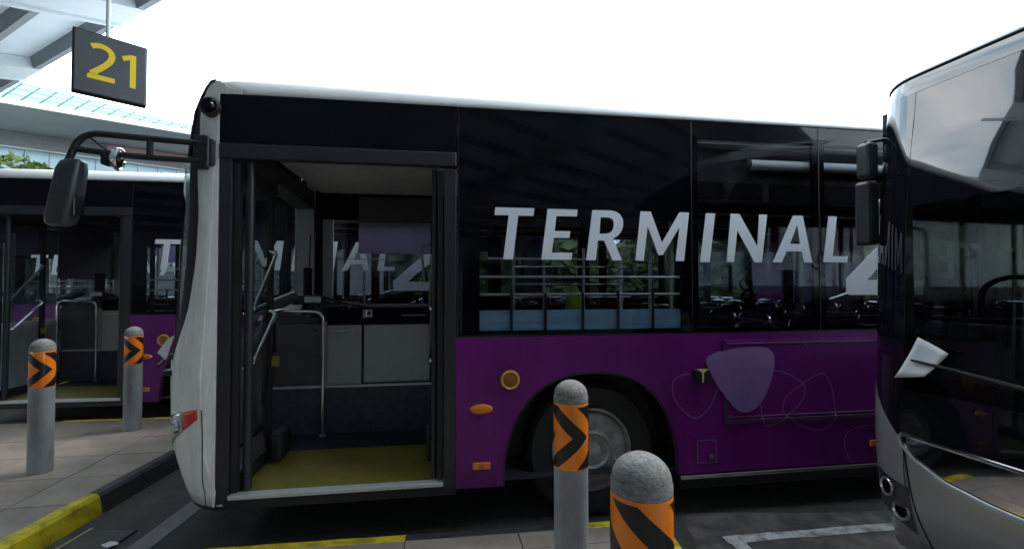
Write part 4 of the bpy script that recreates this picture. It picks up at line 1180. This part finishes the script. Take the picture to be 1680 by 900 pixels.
# ================================================================== HANGING SIGN
sd_ang = math.atan2(.295, .267)
sg = tag(empty("bay_sign", (-2.95, 3.315, 3.065), sd_ang), "dark grey hanging bay sign with yellow number 21", "sign")
MB().box((-.20, -.0185, 0), (.20, .05, .437)).build("sign_board", M_signgrey, sg, bevel=.006)
fm = MB()
fm.box((-.206, -.012, -.006), (-.2005, .052, .443)).box((.2005, -.012, -.006), (.206, .052, .443)).box((-.2, -.012, -.006), (.2, .052, -.0005)).box((-.2, -.012, .4375), (.2, .052, .443))
fm.build("sign_frame", M_black, sg)
MB().tube([(-.02, 0, .437), (-.02, 0, 1.75)], .013, 12).build("pole", M_canopysteel, sg)
def stroke(pts, wd, v0, v1):
    a, b = [], []
    for k in range(len(pts)):
        q0, q1 = pts[max(0, k - 1)], pts[min(len(pts) - 1, k + 1)]
        d = Vector((q1[0] - q0[0], q1[1] - q0[1])).normalized()
        a.append((pts[k][0] - d.y * wd / 2, pts[k][1] + d.x * wd / 2)); b.append((pts[k][0] + d.y * wd / 2, pts[k][1] - d.x * wd / 2))
    m = MB()
    for v in (v0, v1): m.grid([[(p[0], v, p[1]) for p in a], [(p[0], v, p[1]) for p in b]], False)
    for s_ in (a, b): m.grid([[(p[0], v0, p[1]) for p in s_], [(p[0], v1, p[1]) for p in s_]], False)
    return m
two_ = catmull([(-.110, .338), (-.075, .352), (-.045, .352), (-.012, .335), (.003, .300), (-.006, .262), (-.030, .225), (-.065, .185), (-.108, .142)], 5)
t2 = stroke(two_, .036, -.0215, -.0185)
t2.prism([(-.130, .105), (.020, .105), (.020, .141), (-.088, .141), (-.098, .155), (-.130, .132)], 'v', -.0215, -.0185)
t2.build("digit", M_signyellow, sg)
MB().prism([(.104, .105), (.140, .105), (.140, .352), (.110, .352), (.056, .325), (.067, .293), (.104, .312)], 'v', -.0215, -.0185).build("digit", M_signyellow, sg)

# ================================================================== CANOPY
PP = Vector((-.88114097, .47285367, 0)); BB = Vector((.45819132, .85381837, .24709291)); E0 = Vector((-5.04642, 5.62500, 5.0))
NN = PP.cross(BB).normalized()
if NN.z < 0: NN = -NN
can = tag(empty("canopy", tuple(E0)), "white sheet station canopy with grey purlins above the hanging sign", "canopy")
rotm = Matrix((PP, BB, NN)).transposed().to_4x4()
can.matrix_world = Matrix.Translation(E0) @ rotm
SB0, SBP = -.10, 3.15
for k in range(-6, 6):
    s0 = SB0 + SBP * k
    # roof sheets between beams, split at the purlins
    for q in range(8):
        d1 = .03 - q * 1.72 if False else .0
    for q in range(10):
        a, b = (-1.40 * q + .04, -1.40 * (q + 1) + .05)
        MB().box((s0 + .004, b, .10), (s0 + SBP - .004, a, .112)).build("roof_sheet", M_canopy, can)
    MB().box((s0 - .65, -14, -.075), (s0, .06, .09)).box((s0 - .06, -14, -.11), (s0 + .005, .34, -.0755)).build("beam", M_canopysteel, can)
    for q in range(12):
        d = -.70 * q
        MB().box((s0 + .008, d - .032, -.06), (s0 + SBP - .652, d - .022, .095)).box((s0 + .008, d - .03, -.072), (s0 + SBP - .652, d + .05, -.0605)).build("purlin", M_purlin, can)
for k in (-4, -1, 3):
    s0 = SB0 + SBP * k; base = E0 + PP * s0 + BB * -9.5
    l_ = MB().tube([(0, 0, 0), (0, 0, base.z - .15)], .11, 16)
    o = l_.build("column", M_canopysteel); o.parent = can
    o.matrix_world = Matrix.Translation((base.x, base.y, .15))

# ================================================================== STATION BUILDING (left background)
GG = Vector((.77964, .62623, 0)); GN = Vector((-.62623, .77964, 0)); B0 = Vector((-17.767, 15.6686, 0))
bld = tag(empty("station_building", tuple(B0), math.atan2(.62623, .77964)), "pale station building with green roof glazing and grey soffit behind the left bus", "building")
def bpart(m, name, mt, **k): return m.build(name, mt, bld, **k)
SL, SR = -14.0, 16.0
def zb(s): return 8.12 + .004 * s
# glazed strip above the eaves: skewed panes
GP = .455
n0 = int(SL / GP); n1 = int(9.5 / GP)
def gtop(s): return 9.02 - .085 * s
for k in range(n0, n1):
    s0, s1 = k * GP, (k + 1) * GP; SK = .42
    gt0, gt1 = max(8.3, gtop(s0 + SK)), max(8.3, gtop(s1 + SK))
    o = bpart(MB().quad((s0 + .012, 0, 8.16), (s1 - .012, 0, 8.16), (s1 + SK - .012, .55, gt1), (s0 + SK + .012, .55, gt0)), "roof_pane", M_roofglass, solid=.01)
    bpart(MB().tube([(s0, -.02, 8.15), (s0 + SK, .53, gt0 - .04)], .03, 5), "mullion", M_mullion)
for f in (.0, .33, .66, 1.0):
    pts = []
    for k in range(n0, n1 + 1):
        s = k * GP; pts.append((s + .42 * f, .55 * f - .015, 8.16 + (max(8.3, gtop(s + .42)) - 8.16) * f))
    bpart(MB().tube(pts, .016, 4), "glazing_bar", M_rail_line)
bpart(box((SL, -.12, 7.98), (SR, .02, 8.15)), "eaves_beam", M_bwhite)
bpart(MB().quad((SL, .02, 7.99), (SR, .02, 7.99), (SR, 4.0, 8.12), (SL, 4.0, 7.9)), "soffit", M_soffit, solid=.02)
bpart(box((2.6, 3.90, 7.55), (7.2, 3.96, 8.0)), "fascia_reflection", M_pink_reflection)  # paints a reddish reflected patch as a panel on the fascia
bpart(MB().quad((SL, 4.0, 7.42), (SR, 4.0, 7.25), (SR, 4.0, 8.2), (SL, 4.0, 7.96)), "fascia", M_fascia, solid=.03)
bpart(MB().tube([(SL, 3.96, 7.40), (SR, 3.96, 7.23)], .03, 6), "fascia_trim", M_bwhite)
pw2 = .73
for k in range(int(SL / pw2), int(SR / pw2)):
    bpart(MB().box((k * pw2 + .012, 4.10, 5.0), (k * pw2 + pw2 - .012, 4.14, 7.35)), "wall_pane", M_bglass)
bpart(box((SL, 4.2, 0), (SR, 9, 8.2)), "building_core", M_fascia)
bpart(box((SL, 3.9, 0), (SR, 4.195, 4.98)), "wall_base", M_wall)

# trees: leaf cards spread through the crown volume, trunk and limbs
def tree(name, loc, h, rad, label, n, group, leafm, seed, leaf=.12, squash=.8):
    rnd = random.Random(seed)
    t = tag(empty(name, loc), label, "tree" if "tree" in name else "shrub", group)
    tr = MB(); top = h * .62
    tr.tube([(0, 0, -.05), (.03, .02, top * .5), (0, .04, top)], [.05 * h / 3, .035 * h / 3, .02 * h / 3], 8)
    cl = []
    for k in range(16):
        a = rnd.uniform(0, 6.28); rr_ = rad * rnd.uniform(.25, .85); z = h - rad * squash * (1 + rnd.uniform(-.75, .65))
        c = Vector((rr_ * math.cos(a), rr_ * math.sin(a), z)); cl.append((c, rad * rnd.uniform(.28, .5)))
        tr.tube([(0, 0, top * rnd.uniform(.5, .95)), tuple(c * .6 + Vector((0, 0, c.z * .15))), tuple(c)], [.02 * h / 3, .012 * h / 3, .005], 5)
    tr.build("trunk", M_bark, t)
    lm = MB()
    for k in range(n):
        c, r_ = rnd.choice(cl)
        d = Vector((rnd.gauss(0, 1), rnd.gauss(0, 1), rnd.gauss(0, 1))).normalized() * r_ * rnd.uniform(.55, 1.08)
        p = c + d; a = Vector((rnd.gauss(0, 1), rnd.gauss(0, 1), rnd.gauss(0, .6))).normalized(); b = a.orthogonal().normalized()
        l = leaf * rnd.uniform(.6, 1.3)
        lm.quad(p - a * l, p - b * l * .45, p + a * l, p + b * l * .45)
    lm.build("crown", leafm, t, recalc=False)
    return t
hp = [(-15.9, 14.9), (-15.0, 15.6), (-14.1, 16.2)]
for k, (s, lab) in enumerate(((-1.6, "leafy green shrub tree at the left picture edge above the roof of the left bus"), (-.1, "leafy green shrub tree second from the left above the roof of the left bus"), (1.0, "lowest leafy green shrub tree beside the mirror above the roof of the left bus"))):
    p = B0 + GG * s + GN * 2.2
    tree("shrub_tree", (p.x, p.y, 0), (6.5, 6.35, 6.1)[k], 1.25, lab, 4200, "leafy trees in front of the station building", M_leafy, 11 + k, .13)
tl = [(7, 20, 5.2, "leftmost"), (11, 21, 5.6, "second from the left"), (15.5, 22, 5.0, "third from the left"), (20, 22, 5.8, "middle"), (25, 23, 5.2, "third from the right"), (30, 22, 5.9, "second from the right"), (35, 24, 5.6, "rightmost")]
for k, (x, y, h, pos) in enumerate(tl):
    tree("tree", (x, y, 0), h, 2.1, "dark green roadside tree behind the buses, " + pos + " in its row", 1600, "roadside trees behind the buses", M_leaf, 40 + k, .24)

# thick belt of growth beyond the bays
tbm = MB(); rb_ = random.Random(5)
for k in range(13000):
    x = rb_.uniform(-12, 75); y = 27 + max(0, -x) * .9 + rb_.uniform(-1.2, 1.2); h_ = 4.6 + .8 * math.sin(x * .7) + .5 * math.sin(x * 1.9)
    p = Vector((x, y, rb_.uniform(.0, 1) ** .8 * h_ + rb_.uniform(-.3, .3))); a = Vector((rb_.gauss(0, 1), rb_.gauss(0, .5), rb_.gauss(0, .7))).normalized(); b = a.orthogonal().normalized()
    l = rb_.uniform(.4, .85); tbm.quad(p - a * l, p - b * l * .6, p + a * l, p + b * l * .6)
tbo = tbm.build("tree_belt", M_leaf, recalc=False); tbo['kind'] = 'stuff'

# unseen wall added behind the viewer to darken the bay and the glass
cw = tag(empty("unseen_dark_wall", (0, -10, 0)), "added dark wall with glazed bays, unseen behind the viewer, darkens the bus window reflections", "building")
MB().box((-16, -.6, .15), (14, 0, 4.2)).build("wall", M_wall, cw)
for k in range(10):
    MB().box((-15.5 + k * 2.9, .002, .3), (-15.5 + k * 2.9 + 2.5, .03, 2.9)).build("window", M_wallglass, cw)
